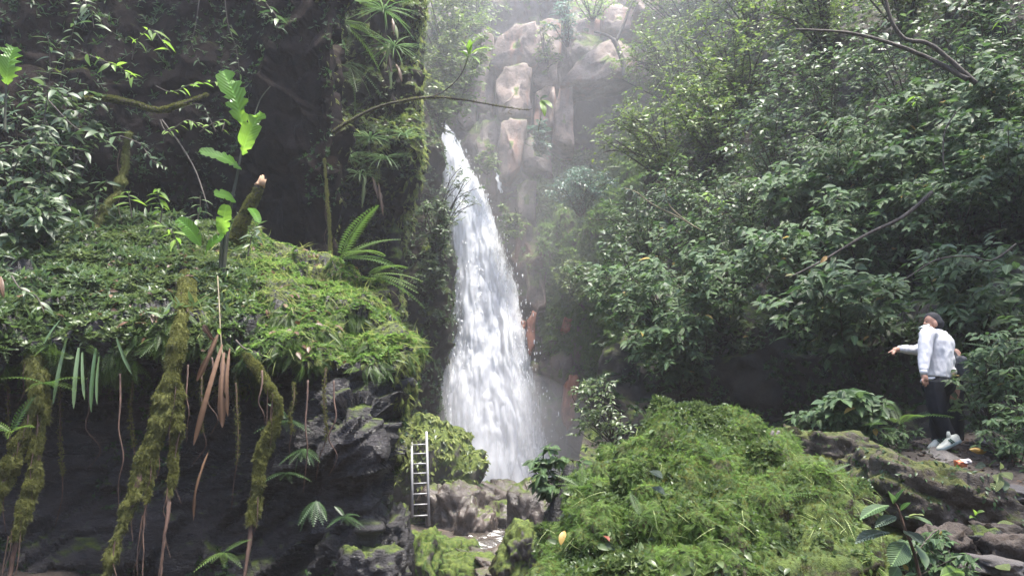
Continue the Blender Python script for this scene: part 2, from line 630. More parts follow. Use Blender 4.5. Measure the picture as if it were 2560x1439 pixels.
def bark_mat(name, a, b, rough=0.8, scale=1.0, stretch=0.25, bump=0.7):
    k = NT(name)
    p = k.n('NewGeometry').outputs['Position']
    v = k.n('Mapping', {'Vector': p, 'Scale': (1, 1, stretch)}).outputs[0]
    n1 = k.noise(v, 14 * scale, 6, 0.65)
    n2 = k.noise(p, 3 * scale, 4)
    col = k.mix(k.ramp(n1, 0.35, 0.68), a, b)
    col = k.mix(k.math('MULTIPLY', k.ramp(n2, 0.5, 0.7), 0.5), col, tuple(0.4 * x for x in a))
    s = k.n('BsdfPrincipled', {'Base Color': col, 'Roughness': rough, 'Normal': k.bump(n1, bump, 0.03 / scale)})
    return k.done(s.outputs[0])

def plain_mat(name, col, rough=0.6, metal=0.0, nscale=20.0, var=0.25, bump=0.2, spec=0.5):
    k = NT(name)
    p = k.n('NewGeometry').outputs['Position']
    n = k.noise(p, nscale, 5, 0.6)
    c = k.mix(k.ramp(n, 0.3, 0.7), tuple(x * (1 - var) for x in col), tuple(min(1, x * (1 + var * 0.5)) for x in col))
    s = k.n('BsdfPrincipled', {'Base Color': c, 'Roughness': rough, 'Metallic': metal, 'Normal': k.bump(n, bump, 0.01), 'Specular IOR Level': spec})
    return k.done(s.outputs[0])

M = {}
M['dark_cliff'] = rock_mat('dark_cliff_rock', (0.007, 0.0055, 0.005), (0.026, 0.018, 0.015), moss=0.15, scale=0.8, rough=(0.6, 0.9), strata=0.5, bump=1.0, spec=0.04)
M['ledge_cliff'] = rock_mat('ledge_cliff_rock', (0.009, 0.007, 0.006), (0.034, 0.024, 0.019), moss=0.55, scale=0.8, rough=(0.6, 0.9), bump=0.9, spec=0.12)
M['basalt'] = rock_mat('wet_basalt', (0.010, 0.009, 0.0095), (0.044, 0.039, 0.040), moss=0.22, scale=1.2, rough=(0.25, 0.6), strata=1.8, bump=1.5, spec=0.38, mossn=1.0)
M['falls_rock'] = rock_mat('falls_cliff_rock', (0.050, 0.037, 0.031), (0.18, 0.132, 0.110), moss=0.62, scale=0.45, rough=(0.35, 0.7), stain=(0.12, 0.05, 0.03), bump=0.9)
M['pale_rock'] = rock_mat('pale_block_rock', (0.080, 0.055, 0.044), (0.27, 0.20, 0.165), moss=0.28, scale=0.9, rough=(0.6, 0.9), stain=(0.22, 0.11, 0.075), bump=1.0)
M['wet_rock'] = rock_mat('wet_brown_rock', (0.032, 0.025, 0.022), (0.12, 0.093, 0.080), moss=0.12, scale=0.8, rough=(0.15, 0.42), bump=0.8)
M['moss_rock'] = rock_mat('moss_covered_rock', (0.030, 0.026, 0.022), (0.08, 0.068, 0.058), moss=0.85, scale=1.2, rough=(0.4, 0.7), bump=0.8)
M['moss_mound'] = rock_mat('deep_moss', (0.026, 0.020, 0.011), (0.070, 0.056, 0.026), moss=0.8, scale=1.6, mossA=(0.028, 0.045, 0.008), mossB=(0.075, 0.105, 0.018), rough=(0.7, 0.9), bump=0.8)
M['soil'] = rock_mat('dark_soil', (0.009, 0.007, 0.0055), (0.030, 0.022, 0.016), moss=0.1, scale=1.6, rough=(0.7, 0.95), bump=1.0)
M['path'] = rock_mat('path_soil', (0.024, 0.017, 0.012), (0.078, 0.056, 0.043), moss=-0.05, scale=2.0, rough=(0.55, 0.9), bump=1.0)
M['brown_moss'] = rock_mat('brown_mossy_rock', (0.028, 0.021, 0.015), (0.075, 0.058, 0.043), moss=0.30, scale=1.6, rough=(0.6, 0.9), mossA=(0.035, 0.042, 0.010), mossB=(0.085, 0.092, 0.022), bump=1.0)
M['slab'] = rock_mat('slab_stone', (0.055, 0.047, 0.043), (0.15, 0.132, 0.122), moss=-0.2, scale=1.6, rough=(0.5, 0.8), bump=0.8)
M['orange_rock'] = rock_mat('iron_stained_rock', (0.17, 0.055, 0.028), (0.34, 0.13, 0.075), moss=-0.5, scale=1.2, rough=(0.3, 0.6), bump=0.9)

M['leaf_big'] = leaf_mat('glossy_shrub_leaf', (0.030, 0.072, 0.022), (0.085, 0.145, 0.042), 0.28, 0.47, 0.65, veins=0.5, dry=(0.4, 0.26, 0.05))
M['leaf_mid'] = leaf_mat('shrub_leaf', (0.034, 0.070, 0.024), (0.095, 0.145, 0.050), 0.34, 0.47, 0.6)
M['leaf_far'] = leaf_mat('forest_leaf', (0.055, 0.105, 0.022), (0.155, 0.210, 0.048), 0.4, 0.45, 0.5)  # yellower and brighter: sunlight of the upper slope put into the leaf colour
M['leaf_blue'] = leaf_mat('blue_green_leaf', (0.05, 0.11, 0.075), (0.10, 0.18, 0.12), 0.35, 0.4, 0.5)
M['leaf_lime'] = leaf_mat('lime_leaf', (0.10, 0.19, 0.025), (0.18, 0.28, 0.04), 0.5, 0.35, 0.5, veins=0.3)
M['leaf_banana'] = leaf_mat('banana_leaf', (0.085, 0.21, 0.02), (0.12, 0.28, 0.03), 0.6, 0.3, 0.5, tcol=(0.27, 0.48, 0.06), veins=0.6)
M['leaf_dead'] = leaf_mat('dead_leaf', (0.060, 0.030, 0.015), (0.14, 0.078, 0.040), 0.15, 0.45, 0.45, veins=0.06)
M['leaf_red'] = leaf_mat('red_leaf', (0.16, 0.03, 0.012), (0.20, 0.05, 0.02), 0.2, 0.6)
M['leaf_yellow'] = leaf_mat('yellow_leaf', (0.26, 0.14, 0.03), (0.34, 0.22, 0.05), 0.25, 0.5)
M['leaf_pale'] = leaf_mat('pale_green_leaf', (0.16, 0.20, 0.07), (0.22, 0.26, 0.10), 0.35, 0.45, 0.5, veins=0.6)
M['leaf_silver'] = leaf_mat('silvery_leaf', (0.10, 0.14, 0.10), (0.16, 0.20, 0.15), 0.25, 0.25, 0.7, veins=1.0)
M['strap'] = leaf_mat('strap_leaf', (0.055, 0.11, 0.035), (0.12, 0.18, 0.08), 0.35, 0.4)
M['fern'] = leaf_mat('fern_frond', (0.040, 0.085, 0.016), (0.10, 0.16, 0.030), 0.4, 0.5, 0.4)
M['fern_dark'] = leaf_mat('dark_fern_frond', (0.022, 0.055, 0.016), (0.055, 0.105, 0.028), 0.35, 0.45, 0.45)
M['moss_frond'] = leaf_mat('moss_frond', (0.040, 0.095, 0.018), (0.170, 0.262, 0.058), 0.42, 0.6, 0.3)
M['moss_dull'] = leaf_mat('dull_moss_frond', (0.060, 0.068, 0.018), (0.170, 0.175, 0.050), 0.35, 0.75, 0.2)
M['moss_lit'] = leaf_mat('sunlit_yellow_moss_frond', (0.115, 0.155, 0.034), (0.290, 0.320, 0.100), 0.42, 0.6, 0.3)  # yellowish moss, brightened so the colour itself carries the sunlight
M['herb'] = leaf_mat('small_herb_leaf', (0.040, 0.072, 0.022), (0.115, 0.155, 0.052), 0.35, 0.42, 0.5)
M['bark'] = bark_mat('twig_bark', (0.030, 0.022, 0.018), (0.085, 0.068, 0.052))
M['bark_red'] = bark_mat('root_bark', (0.042, 0.022, 0.015), (0.10, 0.056, 0.038), scale=2)
M['bark_pale'] = bark_mat('pale_stem', (0.12, 0.10, 0.06), (0.24, 0.20, 0.12))
M['wood'] = bark_mat('broken_wood', (0.30, 0.17, 0.10), (0.48, 0.32, 0.20), scale=2)
M['stem_dark'] = bark_mat('dark_stem', (0.02, 0.024, 0.014), (0.05, 0.055, 0.03))
M['metal'] = plain_mat('aluminium', (0.30, 0.30, 0.31), 0.5, 0.2, 60, 0.12, 0.1)

def water_mat(name, lo, hi, alpha=False, scale=1.0):
    k = NT(name)
    luv = k.n('Attribute', attribute_name='luv').outputs['Vector']     # x across in metres, y down in metres, z edge 0..1
    s = k.n('SeparateXYZ', {0: luv})
    st = k.n('Mapping', {'Vector': luv, 'Scale': (1.6, 0.30, 1)}).outputs[0]
    fine = k.noise(k.n('Mapping', {'Vector': luv, 'Scale': (5.5, 0.75, 1)}).outputs[0], 1.6 * scale, 6, 0.7, 0.4)
    mid = k.noise(st, 1.3 * scale, 5, 0.62, 0.6)
    f = k.math('ADD', k.math('MULTIPLY', mid, 0.6), k.math('MULTIPLY', fine, 0.4))
    col = k.mix(k.ramp(f, 0.38, 0.6), lo, hi)
    nrm = k.bump(k.math('ADD', mid, k.math('MULTIPLY', fine, 0.6)), 0.45, 0.25)
    d = k.n('BsdfPrincipled', {'Base Color': col, 'Roughness': 0.45, 'Normal': nrm, 'Specular IOR Level': 0.3})
    t = k.n('BsdfTranslucent', {'Color': hi + (1,)})
    sh = k.n('MixShader', {0: 0.5, 1: d.outputs[0], 2: t.outputs[0]}).outputs[0]
    edge = s.outputs[2]
    if alpha:
        al = k.ramp(k.math('ADD', f, k.math('MULTIPLY', k.math('SUBTRACT', edge, 0.5), 0.35)), 0.44, 0.66)
        al = k.math('MULTIPLY', al, k.ramp(edge, 0.0, 0.35))
    else:
        al = k.ramp(k.math('ADD', edge, k.math('MULTIPLY', k.math('SUBTRACT', f, 0.5), 3.0)), 0.0, 0.6)
    tr = k.n('BsdfTransparent')
    return k.done(k.n('MixShader', {0: al, 1: tr.outputs[0], 2: sh}).outputs[0])
M['water_body'] = water_mat('white_water', (0.76, 0.78, 0.82), (0.93, 0.94, 0.95))
M['water_veil'] = water_mat('white_water_veil', (0.78, 0.80, 0.84), (0.88, 0.89, 0.92), True)

def stream_mat():
    k = NT('stream_water')
    p = k.n('NewGeometry').outputs['Position']
    n = k.noise(p, 3.0, 5, 0.6)
    foam = k.ramp(k.noise(p, 2.2, 6, 0.7, 0.6), 0.50, 0.62)
    col = k.mix(foam, (0.06, 0.05, 0.042), (0.72, 0.72, 0.72))
    r = k.n('Mix', {0: foam, 2: 0.06, 3: 0.6}).outputs[0]
    return k.done(k.n('BsdfPrincipled', {'Base Color': col, 'Roughness': r, 'Normal': k.bump(n, 0.5, 0.1)}).outputs[0])
M['stream'] = stream_mat()

# ------------------------------------------------------------------ the terrain
def PP(rows):
    return np.array([[P(*q) for q in r] for r in rows])

# ground sheet: thin-plate through known spots of the place
spots = [
    (0, 0, 0.0), (-3, 0, 0.0), (3, 0, 0.25), (0, 3, -0.05), (-3, 5, 0.1), (-6, 6, 0.4), (-9, 4, 1.2), (0.6, 4, 0.0), (0.4, 8, -0.6), (-0.5, 12, -1.0),
    (-1.2, 16, -0.9), (-1.5, 22, -0.7), (-1.0, 28, -0.7), (0.5, 32, -0.9), (3.5, 28, -0.5), (2.4, 12, 0.2), (1.6, 9, 0.1),
    tuple(P(2560, 1439, 5.0)), tuple(P(2300, 1439, 4.9) - [0, 0, 0.1]), tuple(P(2355, 1123, 8.8)), tuple(P(2480, 1180, 7.8)), tuple(P(2540, 1270, 6.6)),
    tuple(P(2200, 1110, 9.0) - [0, 0, 0.15]), tuple(P(2000, 1100, 9.5) - [0, 0, 0.5]), tuple(P(1700, 1080, 10.5) - [0, 0, 0.6]), tuple(P(2700, 1150, 8.6)),
    (6.5, 9.5, 1.9), (7.0, 5.5, 1.6), (5.0, 2.0, 0.7), (10, 4, 2.6), (-12, 12, 2.0), (-6, 14, 1.0), (-5, 22, 0.0), (12, 20, 3.0), (5, 14, 0.8), (8, 13, 1.6), (4, 20, 0.5),
    (0, -10, -0.3), (14, -8, 5.0), (-14, -8, 5.0), (-20, 20, 3), (24, 10, 4), (-6, 36, 1), (10, 36, 2), (3.2, 3.6, 0.55), (4.0, 5.2, 1.0), (2.6, 5.0, 0.4),
]
SP = np.array([[float(v) for v in s] for s in spots])
def _tps(r2):
    return 0.5 * r2 * np.log(np.maximum(r2, 1e-9))
_d = SP[:, None, :2] - SP[None, :, :2]
_K = _tps((_d ** 2).sum(-1)) + np.eye(len(SP)) * 0.05
_Q = np.concatenate([np.ones((len(SP), 1)), SP[:, :2]], 1)
_A = np.block([[_K, _Q], [_Q.T, np.zeros((3, 3))]])
_W = np.linalg.solve(_A, np.concatenate([SP[:, 2], np.zeros(3)]))
def ground_z(x, y):
    x, y = np.asarray(x, float).ravel(), np.asarray(y, float).ravel()
    r2 = (x[:, None] - SP[None, :, 0]) ** 2 + (y[:, None] - SP[None, :, 1]) ** 2
    z = _tps(r2) @ _W[:-3] + _W[-3] + _W[-2] * x + _W[-1] * y
    far = np.clip((np.hypot(x, y - 12) - 26) / 40.0, 0, 1)
    hills = 9 + 16 * far + 4 * vnoise(np.stack([x * 0.03, y * 0.03, x * 0], 1), 3)
    f = np.clip((np.hypot(x, y - 12) - 26) / 30.0, 0, 1)
    f = f * f * (3 - 2 * f)
    return z * (1 - f) + hills * f

def axis(lo, mid0, mid1, hi, nfine, ncoarse):
    return np.concatenate([lo + (mid0 - lo) * np.linspace(0, 1, ncoarse, endpoint=False), np.linspace(mid0, mid1, nfine), mid1 + (hi - mid1) * np.linspace(0, 1, ncoarse + 1)[1:]])
gx = axis(-90, -9, 9, 90, 230, 24)
gy = axis(-70, 1.5, 24, 110, 280, 24)
X, Y = np.meshgrid(gx, gy, indexing='ij')
Z = ground_z(X, Y).reshape(X.shape)
gp = np.stack([X, Y, Z], -1).reshape(-1, 3)
Z = Z + (0.10 * fbm(gp * 0.9, 4, 21) + 0.05 * fbm(gp * 4.0, 3, 22)).reshape(X.shape)
GROUND_V = np.stack([X, Y, Z], -1).reshape(-1, 3)
GROUND_T = grid_tris(len(gx), len(gy))
ground = obj('ground', mesh_np('ground', GROUND_V, GROUND_T), M['path'])
tag(ground, 'brown earth floor of the ravine with the footpath climbing at the side', kind='structure')
def gz(x, y):
    i = np.clip(np.searchsorted(gx, x) - 1, 0, len(gx) - 2)
    j = np.clip(np.searchsorted(gy, y) - 1, 0, len(gy) - 2)
    a = (x - gx[i]) / (gx[i + 1] - gx[i])
    b = (y - gy[j]) / (gy[j + 1] - gy[j])
    return float(Z[i, j] * (1 - a) * (1 - b) + Z[i + 1, j] * a * (1 - b) + Z[i, j + 1] * (1 - a) * b + Z[i + 1, j + 1] * a * b)

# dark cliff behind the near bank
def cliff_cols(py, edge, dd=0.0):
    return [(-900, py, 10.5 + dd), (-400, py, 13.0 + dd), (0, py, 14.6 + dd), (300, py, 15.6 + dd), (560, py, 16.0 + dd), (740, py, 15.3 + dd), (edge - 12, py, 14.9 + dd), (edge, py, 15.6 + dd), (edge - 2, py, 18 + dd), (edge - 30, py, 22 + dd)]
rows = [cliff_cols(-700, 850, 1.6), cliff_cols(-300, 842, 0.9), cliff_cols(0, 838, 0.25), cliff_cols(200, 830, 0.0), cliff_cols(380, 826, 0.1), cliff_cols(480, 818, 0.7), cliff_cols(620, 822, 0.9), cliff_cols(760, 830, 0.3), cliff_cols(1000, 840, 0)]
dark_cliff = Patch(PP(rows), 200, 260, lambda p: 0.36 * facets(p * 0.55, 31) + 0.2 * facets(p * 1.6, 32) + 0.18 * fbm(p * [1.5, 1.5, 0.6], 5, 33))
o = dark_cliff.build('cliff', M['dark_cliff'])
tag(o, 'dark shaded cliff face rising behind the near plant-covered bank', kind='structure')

# buttress with a planted ledge
def but(py, dd, edge, lip=0.0):
    return [(760, py, 21.2 + dd), (850, py, 20.6 + dd), (920, py, 20.1 + dd), (985, py, 19.8 + dd), (edge - 16, py, 19.7 + dd), (edge, py, 20.6 + dd), (edge + 2, py, 23.5 + dd), (edge - 10, py, 28 + dd)]
rows = [but(-700, 3, 1050), but(-250, 1.6, 1052), but(0, 1.2, 1050), but(200, 1.0, 1042), but(270, 0.9, 1042), but(310, 0.1, 1044), but(360, -0.7, 1046), but(430, -0.7, 1042), but(490, 0.3, 1020), but(560, 0.9, 1003), but(690, 0.7, 998), but(820, 0.2, 985), but(1050, 0, 955), but(1250, 0, 940)]
ledge_cliff = Patch(PP(rows), 240, 120, lambda p: 0.3 * facets(p * 0.9, 41) + 0.13 * facets(p * 2.6, 42) + 0.16 * fbm(p * [2, 2, 0.7], 5, 43))
o = ledge_cliff.build('cliff', M['ledge_cliff'])
tag(o, 'dark rock buttress with a planted ledge beside the waterfall', kind='structure')

# cliff of the waterfall
def fc(py, ds):
    return [(px, py, d) for px, d in zip((820, 980, 1080, 1180, 1280, 1380, 1470, 1560, 1660, 1820, 2100), ds)]
rows = [fc(-150, (70, 72, 74, 74, 74, 72, 70, 68, 66, 64, 62)), fc(-190, (46, 48, 50, 50, 49, 48, 47, 46, 45, 44, 42)), fc(-100, (38, 40, 41, 41, 40.5, 40, 39.5, 39, 38, 36, 34)),
        fc(60, (36, 37, 37.5, 37.8, 37.8, 37.5, 36.6, 36.4, 35.5, 34, 31)), fc(200, (35, 35.5, 36, 36.6, 36.5, 36.8, 36.0, 35.8, 34.6, 32, 29)),
        fc(300, (34.5, 35, 35.2, 36, 35.8, 36.6, 37.0, 36.6, 34, 31, 28)), fc(400, (34, 35, 35.6, 35.6, 35.0, 35.4, 35.4, 34.6, 32.5, 30, 27)),
        fc(520, (34, 35, 35.8, 35.6, 34.6, 33.4, 33.2, 32.4, 31, 29, 26)), fc(700, (34, 35, 35.8, 35.6, 34.4, 32.6, 31.6, 30.6, 29.4, 28, 25)),
        fc(850, (34, 35, 35.6, 35.4, 34.2, 32.6, 31.4, 30, 28.6, 27, 25)), fc(1000, (34, 35, 35.2, 35, 34, 32.8, 32.0, 30.5, 28.6, 27, 25)),
        fc(1150, (34, 34.5, 34.8, 34.6, 33.8, 32.5, 31, 29.5, 28, 27, 25)), fc(1320, (33, 33, 33.5, 33.5, 33, 31.6, 30, 28.5, 27, 26, 24))]
falls_cliff = Patch(PP(rows), 230, 240, lambda p: 0.9 * facets(p * [0.42, 0.42, 0.3], 51) + 0.4 * facets(p * [1.2, 1.2, 0.8], 52) + 0.3 * fbm(p * 0.8, 5, 53))
o = falls_cliff.build('cliff', M['falls_rock'])
tag(o, 'tall brown rock cliff with mossy shelves behind and beside the waterfall', kind='structure')
FALLS_CLIFF = o

# rock rib on the near side of the falls
rib_edge = [(60, 1010), (200, 1040), (300, 1062), (380, 1088), (470, 1098), (560, 1108), (650, 1130), (760, 1130), (850, 1128), (910, 1104), (1000, 1090), (1080, 1086), (1160, 1105), (1300, 1120)]
rows = [[(880, py, 29.5), (960, py, 28.3), (1020, py, 27.6), (e - 40, py, 27.4), (e - 8, py, 27.9), (e, py, 29.0), (e - 6, py, 33), (e - 30, py, 37)] for py, e in rib_edge]
falls_rib = Patch(PP(rows), 170, 90, lambda p: 0.35 * facets(p * 0.7, 61) + 0.2 * fbm(p * 1.0, 5, 62))
o = falls_rib.build('cliff', M['ledge_cliff'])
tag(o, 'dark mossy rock rib along the near edge of the waterfall', kind='structure')

# hillside on the far bank
hill_rows = [
    [(1560, -170, 62), (1760, -190, 52), (2000, -230, 44), (2300, -250, 36), (2560, -280, 32), (2900, -300, 28), (3500, -300, 24)],
    [(1600, -150, 46), (1780, -170, 36), (2000, -200, 29), (2300, -220, 23), (2560, -250, 19.5), (2900, -260, 16.5), (3500, -260, 13)],
    [(1640, 0, 37), (1800, 0, 30), (2000, 0, 25), (2300, 0, 20), (2560, 0, 17.2), (2900, 0, 14.5), (3500, 0, 11)],
    [(1650, 300, 29.5), (1800, 300, 24.5), (2000, 300, 20.5), (2300, 300, 16.8), (2560, 300, 14.6), (2900, 300, 12.4), (3500, 300, 10)],
    [(1640, 600, 23), (1760, 600, 20), (2000, 600, 17), (2300, 600, 14.3), (2560, 600, 12.6), (2900, 600, 11), (3500, 600, 9)],
    [(1560, 850, 18.0), (1720, 850, 15.8), (2000, 850, 14), (2300, 850, 12.2), (2560, 850, 10.8), (2900, 850, 9.6), (3500, 850, 8)],
    [(1470, 1050, 16), (1660, 1060, 15.6), (2000, 1060, 14.6), (2300, 1040, 12.2), (2560, 1020, 9.6), (2900, 1000, 8.8), (3500, 980, 7)],
    [(1440, 1250, 14), (1660, 1200, 14.2), (2000, 1180, 13.2), (2300, 1150, 11.0), (2560, 1130, 8.8), (2900, 1100, 8.0), (3500, 1080, 6)],
]
hillside = Patch(PP(hill_rows), 160, 150, lambda p: 0.5 * fbm(p * 0.4, 4, 71) + 0.18 * fbm(p * 1.6, 4, 72))
o = hillside.build('hillside', M['soil'])
tag(o, 'steep dark earth hillside under the shrubs of the far bank', kind='structure')

# the near overhanging bank: back, mid, top of lip, lip, under the lip, face, low, foot
bank = [
    [(-700, 520, 11.80), (-700, 640, 9.50), (-700, 800, 7.00), (-700, 900, 6.70), (-700, 980, 7.50), (-700, 1150, 7.45), (-700, 1300, 7.35), (-700, 1560, 7.10)],
    [(-300, 520, 12.60), (-300, 640, 10.40), (-300, 800, 8.20), (-300, 900, 7.90), (-300, 980, 8.70), (-300, 1150, 8.65), (-300, 1300, 8.55), (-300, 1560, 8.30)],
    [(0, 530, 12.90), (0, 630, 11.00), (0, 800, 8.80), (0, 880, 8.50), (0, 960, 9.30), (0, 1150, 9.25), (0, 1300, 9.15), (0, 1560, 8.90)],
    [(250, 535, 13.10), (250, 620, 11.30), (250, 790, 9.20), (250, 870, 8.90), (250, 950, 9.70), (250, 1150, 9.65), (250, 1300, 9.55), (250, 1560, 9.30)],
    [(500, 545, 13.30), (500, 630, 11.60), (500, 760, 9.60), (500, 880, 9.20), (500, 950, 10.00), (500, 1150, 9.95), (500, 1300, 9.85), (500, 1560, 9.60)],
    [(690, 615, 13.40), (695, 670, 12.00), (700, 765, 10.20), (700, 890, 9.40), (700, 945, 9.95), (700, 1130, 9.75), (700, 1290, 9.75), (710, 1560, 9.55)],
    [(840, 665, 13.20), (845, 705, 12.10), (850, 780, 10.60), (850, 905, 9.50), (850, 950, 9.60), (855, 1080, 9.15), (880, 1250, 9.55), (890, 1560, 9.40)],
    [(938, 735, 12.90), (943, 765, 11.90), (953, 815, 10.80), (948, 920, 9.70), (946, 965, 9.65), (938, 1100, 9.20), (923, 1250, 9.50), (923, 1540, 9.60)],
    [(988, 785, 12.70), (993, 800, 11.90), (1000, 830, 11.00), (998, 930, 10.00), (990, 1000, 9.90), (971, 1120, 9.60), (951, 1260, 9.90), (954, 1520, 10.10)],
    [(1002, 800, 13.00), (1008, 822, 12.20), (1014, 860, 11.60), (1014, 950, 10.90), (1008, 1010, 10.60), (980, 1130, 10.30), (960, 1280, 10.50), (964, 1520, 10.70)],
    [(992, 815, 14.20), (998, 850, 13.60), (1008, 890, 13.00), (1006, 970, 12.60), (998, 1030, 12.40), (970, 1150, 12.00), (950, 1290, 12.00), (956, 1500, 12.20)],
    [(960, 840, 16.00), (960, 860, 16.00), (960, 900, 15.60), (960, 980, 15.20), (950, 1040, 15.00), (937, 1160, 14.60), (927, 1290, 14.40), (927, 1480, 14.40)],
]
def slant(p):
    c, s = math.cos(0.62), math.sin(0.62)
    return np.stack([p[:, 0] * c + p[:, 2] * s, p[:, 1], -p[:, 0] * s + p[:, 2] * c], 1)
near_bank = Patch(PP(bank), 320, 220, lambda p: 0.22 * facets(slant(p) * [0.6, 0.8, 1.5], 81) + 0.20 * facets(slant(p) * [1.1, 1.5, 3.4], 82) + 0.08 * facets(slant(p) * [3, 3, 7], 84) + 0.05 * fbm(p * 1.6, 5, 83))
bank_o = near_bank.build('rock_bank', M['basalt'], origin=P(600, 1439, 9.0))
tag(bank_o, 'overhanging dark basalt bank topped with moss and small ferns', 'rock bank')
BANK_ORG = np.array(bank_o.location)

# ------------------------------------------------------------------ waterfall and stream
def interp_edge(tab, ys):
    t = np.array(tab, float)
    return np.interp(ys, t[:, 0], t[:, 1])
L_EDGE = [(318, 1050), (335, 1066), (400, 1082), (500, 1094), (600, 1106), (700, 1120), (800, 1122), (870, 1112), (920, 1098), (1000, 1084), (1080, 1082), (1150, 1108), (1200, 1140), (1260, 1150)]
R_EDGE = [(318, 1122), (335, 1136), (380, 1160), (470, 1206), (580, 1250), (730, 1290), (880, 1322), (1010, 1346), (1100, 1362), (1180, 1376), (1260, 1382)]
FALL_D = [(318, 36.2), (330, 34.7), (345, 34.3), (420, 33.8), (600, 33.2), (900, 32.4), (1100, 31.8), (1260, 31.2)]
def falls_sheet(ny, nx, off, shrink, seed, amp, bulge):
    ys = np.linspace(320, 1262, ny)
    l, r, d = interp_edge(L_EDGE, ys), interp_edge(R_EDGE, ys), interp_edge(FALL_D, ys)
    c, w = (l + r) / 2, (r - l) / 2 * shrink
    t = np.linspace(-1, 1, nx)
    G = np.array([[P(c[i] + w[i] * t[j], ys[i], d[i]) for j in range(nx)] for i in range(ny)])
    wm = w[:, None] * d[:, None] / FPX
    G[:, :, 1] -= off + bulge * wm * np.sqrt(np.clip(1 - t[None, :] ** 2, 0, 1))
    p = G.reshape(-1, 3)
    n = fbm(p * [0.9, 0.9, 0.15] + seed, 4, seed) * amp + fbm(p * [3.2, 3.2, 0.4] + seed, 3, seed + 7) * amp * 0.3
    fade = np.clip(np.linspace(0, 1, ny) * 6, 0.1, 1)
    G[:, :, 1] -= n.reshape(ny, nx) * fade[:, None]
    edge = 1 - np.abs(t)[None, :] ** 1.0 * np.ones((ny, 1))
    edge = np.minimum(edge * 2.2, 1) * np.clip((1262 - ys) / 60.0, 0, 1)[:, None] ** 0.5
    luv = np.stack([G[:, :, 0], -G[:, :, 2], edge], -1).reshape(-1, 3)
    return G.reshape(-1, 3), grid_tris(ny, nx)[:, ::-1], luv
falls = empty('waterfall', P(1260, 1240, 31.5))
tag(falls, 'tall white waterfall plunging down the rock cliff', kind='structure')
FO = np.array(falls.location)
b = Bag()
V, T, Lu = falls_sheet(260, 90, 0.0, 1.03, 3, 0.28, 0.35)
b.add(V, T, 0.5, Lu)
b.build('water_sheet', M['water_body'], falls, FO)
for q, (off, sh, amp) in enumerate(((0.35, 0.93, 0.4), (0.7, 0.86, 0.5), (-0.25, 1.22, 0.3))):
    b = Bag()
    V, T, Lu = falls_sheet(220, 80, off, sh, 20 + 9 * q, amp, 0.5)
    b.add(V, T, 0.5, Lu)
    b.build('water_veil', M['water_veil'], falls, FO)
# drops and torn clumps along the fall and at its foot
b = Bag()
iv, it = ico(1)
n = 5200
ys = 340 + 910 * rng.random(n) ** 0.8
l, r, d = interp_edge(L_EDGE, ys), interp_edge(R_EDGE, ys), interp_edge(FALL_D, ys)
tt = rng.normal(0, 0.62, n)
tt = np.where(np.abs(tt) > 1.35, rng.uniform(-1, 1, n), tt)
pos = np.array([P((l[i] + r[i]) / 2 + tt[i] * (r[i] - l[i]) / 2, ys[i], d[i] - 0.5 - 0.9 * rng.random()) for i in range(n)])
B = np.tile(np.eye(3), (n, 1, 1))
s = 0.008 + 0.02 * rng.random(n) ** 2
instances(b, (iv, it, np.zeros_like(iv)), pos, B, np.stack([s, s, s * (1.5 + 3 * rng.random(n))], 1), np.full(n, 0.5))
M['drops'] = plain_mat('water_drops', (0.85, 0.86, 0.88), 0.4, 0, 5, 0.1, 0.0)
tag(b.build('spray', M['drops'], falls, FO), kind='stuff')
# small side trickle on the pale rock beside the fall
b = Bag()
G = np.array([[P(1240 + (y - 430) * 0.22 + 9 * t * math.sin(math.pi * (y - 424) / 74.0) ** 0.7 + 2 * math.sin(y * 0.3), y, 33.9) for t in np.linspace(-1, 1, 6)] for y in np.linspace(430, 490, 20)])
p = G.reshape(-1, 3)
G = p - np.array([0, 1, 0]) * (0.5 + 0.15 * fbm(p * [3, 3, 1], 3, 5))[:, None]
b.add(G, grid_tris(20, 6), 0.5, np.stack([G[:, 0], -G[:, 2], np.tile([0.0, 0.5, 0.8, 0.7, 0.4, 0.0], 20)], 1))
b.build('water_veil', M['water_veil'], falls, FO)

# stream from the pool past the rocks
sg = []
for (x, y, w) in ((0.8, 31.5, 2.6), (0.2, 28, 2.0), (-0.1, 24, 1.2), (-0.1, 20, 1.0), (0.1, 17, 0.9), (0.1, 14.5, 0.9), (0.05, 12, 0.8), (0.0, 9, 0.8), (-0.5, 5, 0.9)):
    sg.append([np.array([x + w * t, y, 0]) for t in (-1, -0.5, 0, 0.5, 1)])
zs = [-0.15, -0.35, -0.55, -0.62, -0.7, -0.75, -0.8, -0.9, -1.0]
for row, z in zip(sg, zs):
    for q in row: q[2] = z
stream = Patch(np.array(sg), 120, 24, lambda p: 0.05 * fbm(p * 1.6, 4, 91), face=(0, 10, 50))
o = stream.build('stream', M['stream'])
tag(o, 'small foaming stream running out between the rocks', kind='structure')

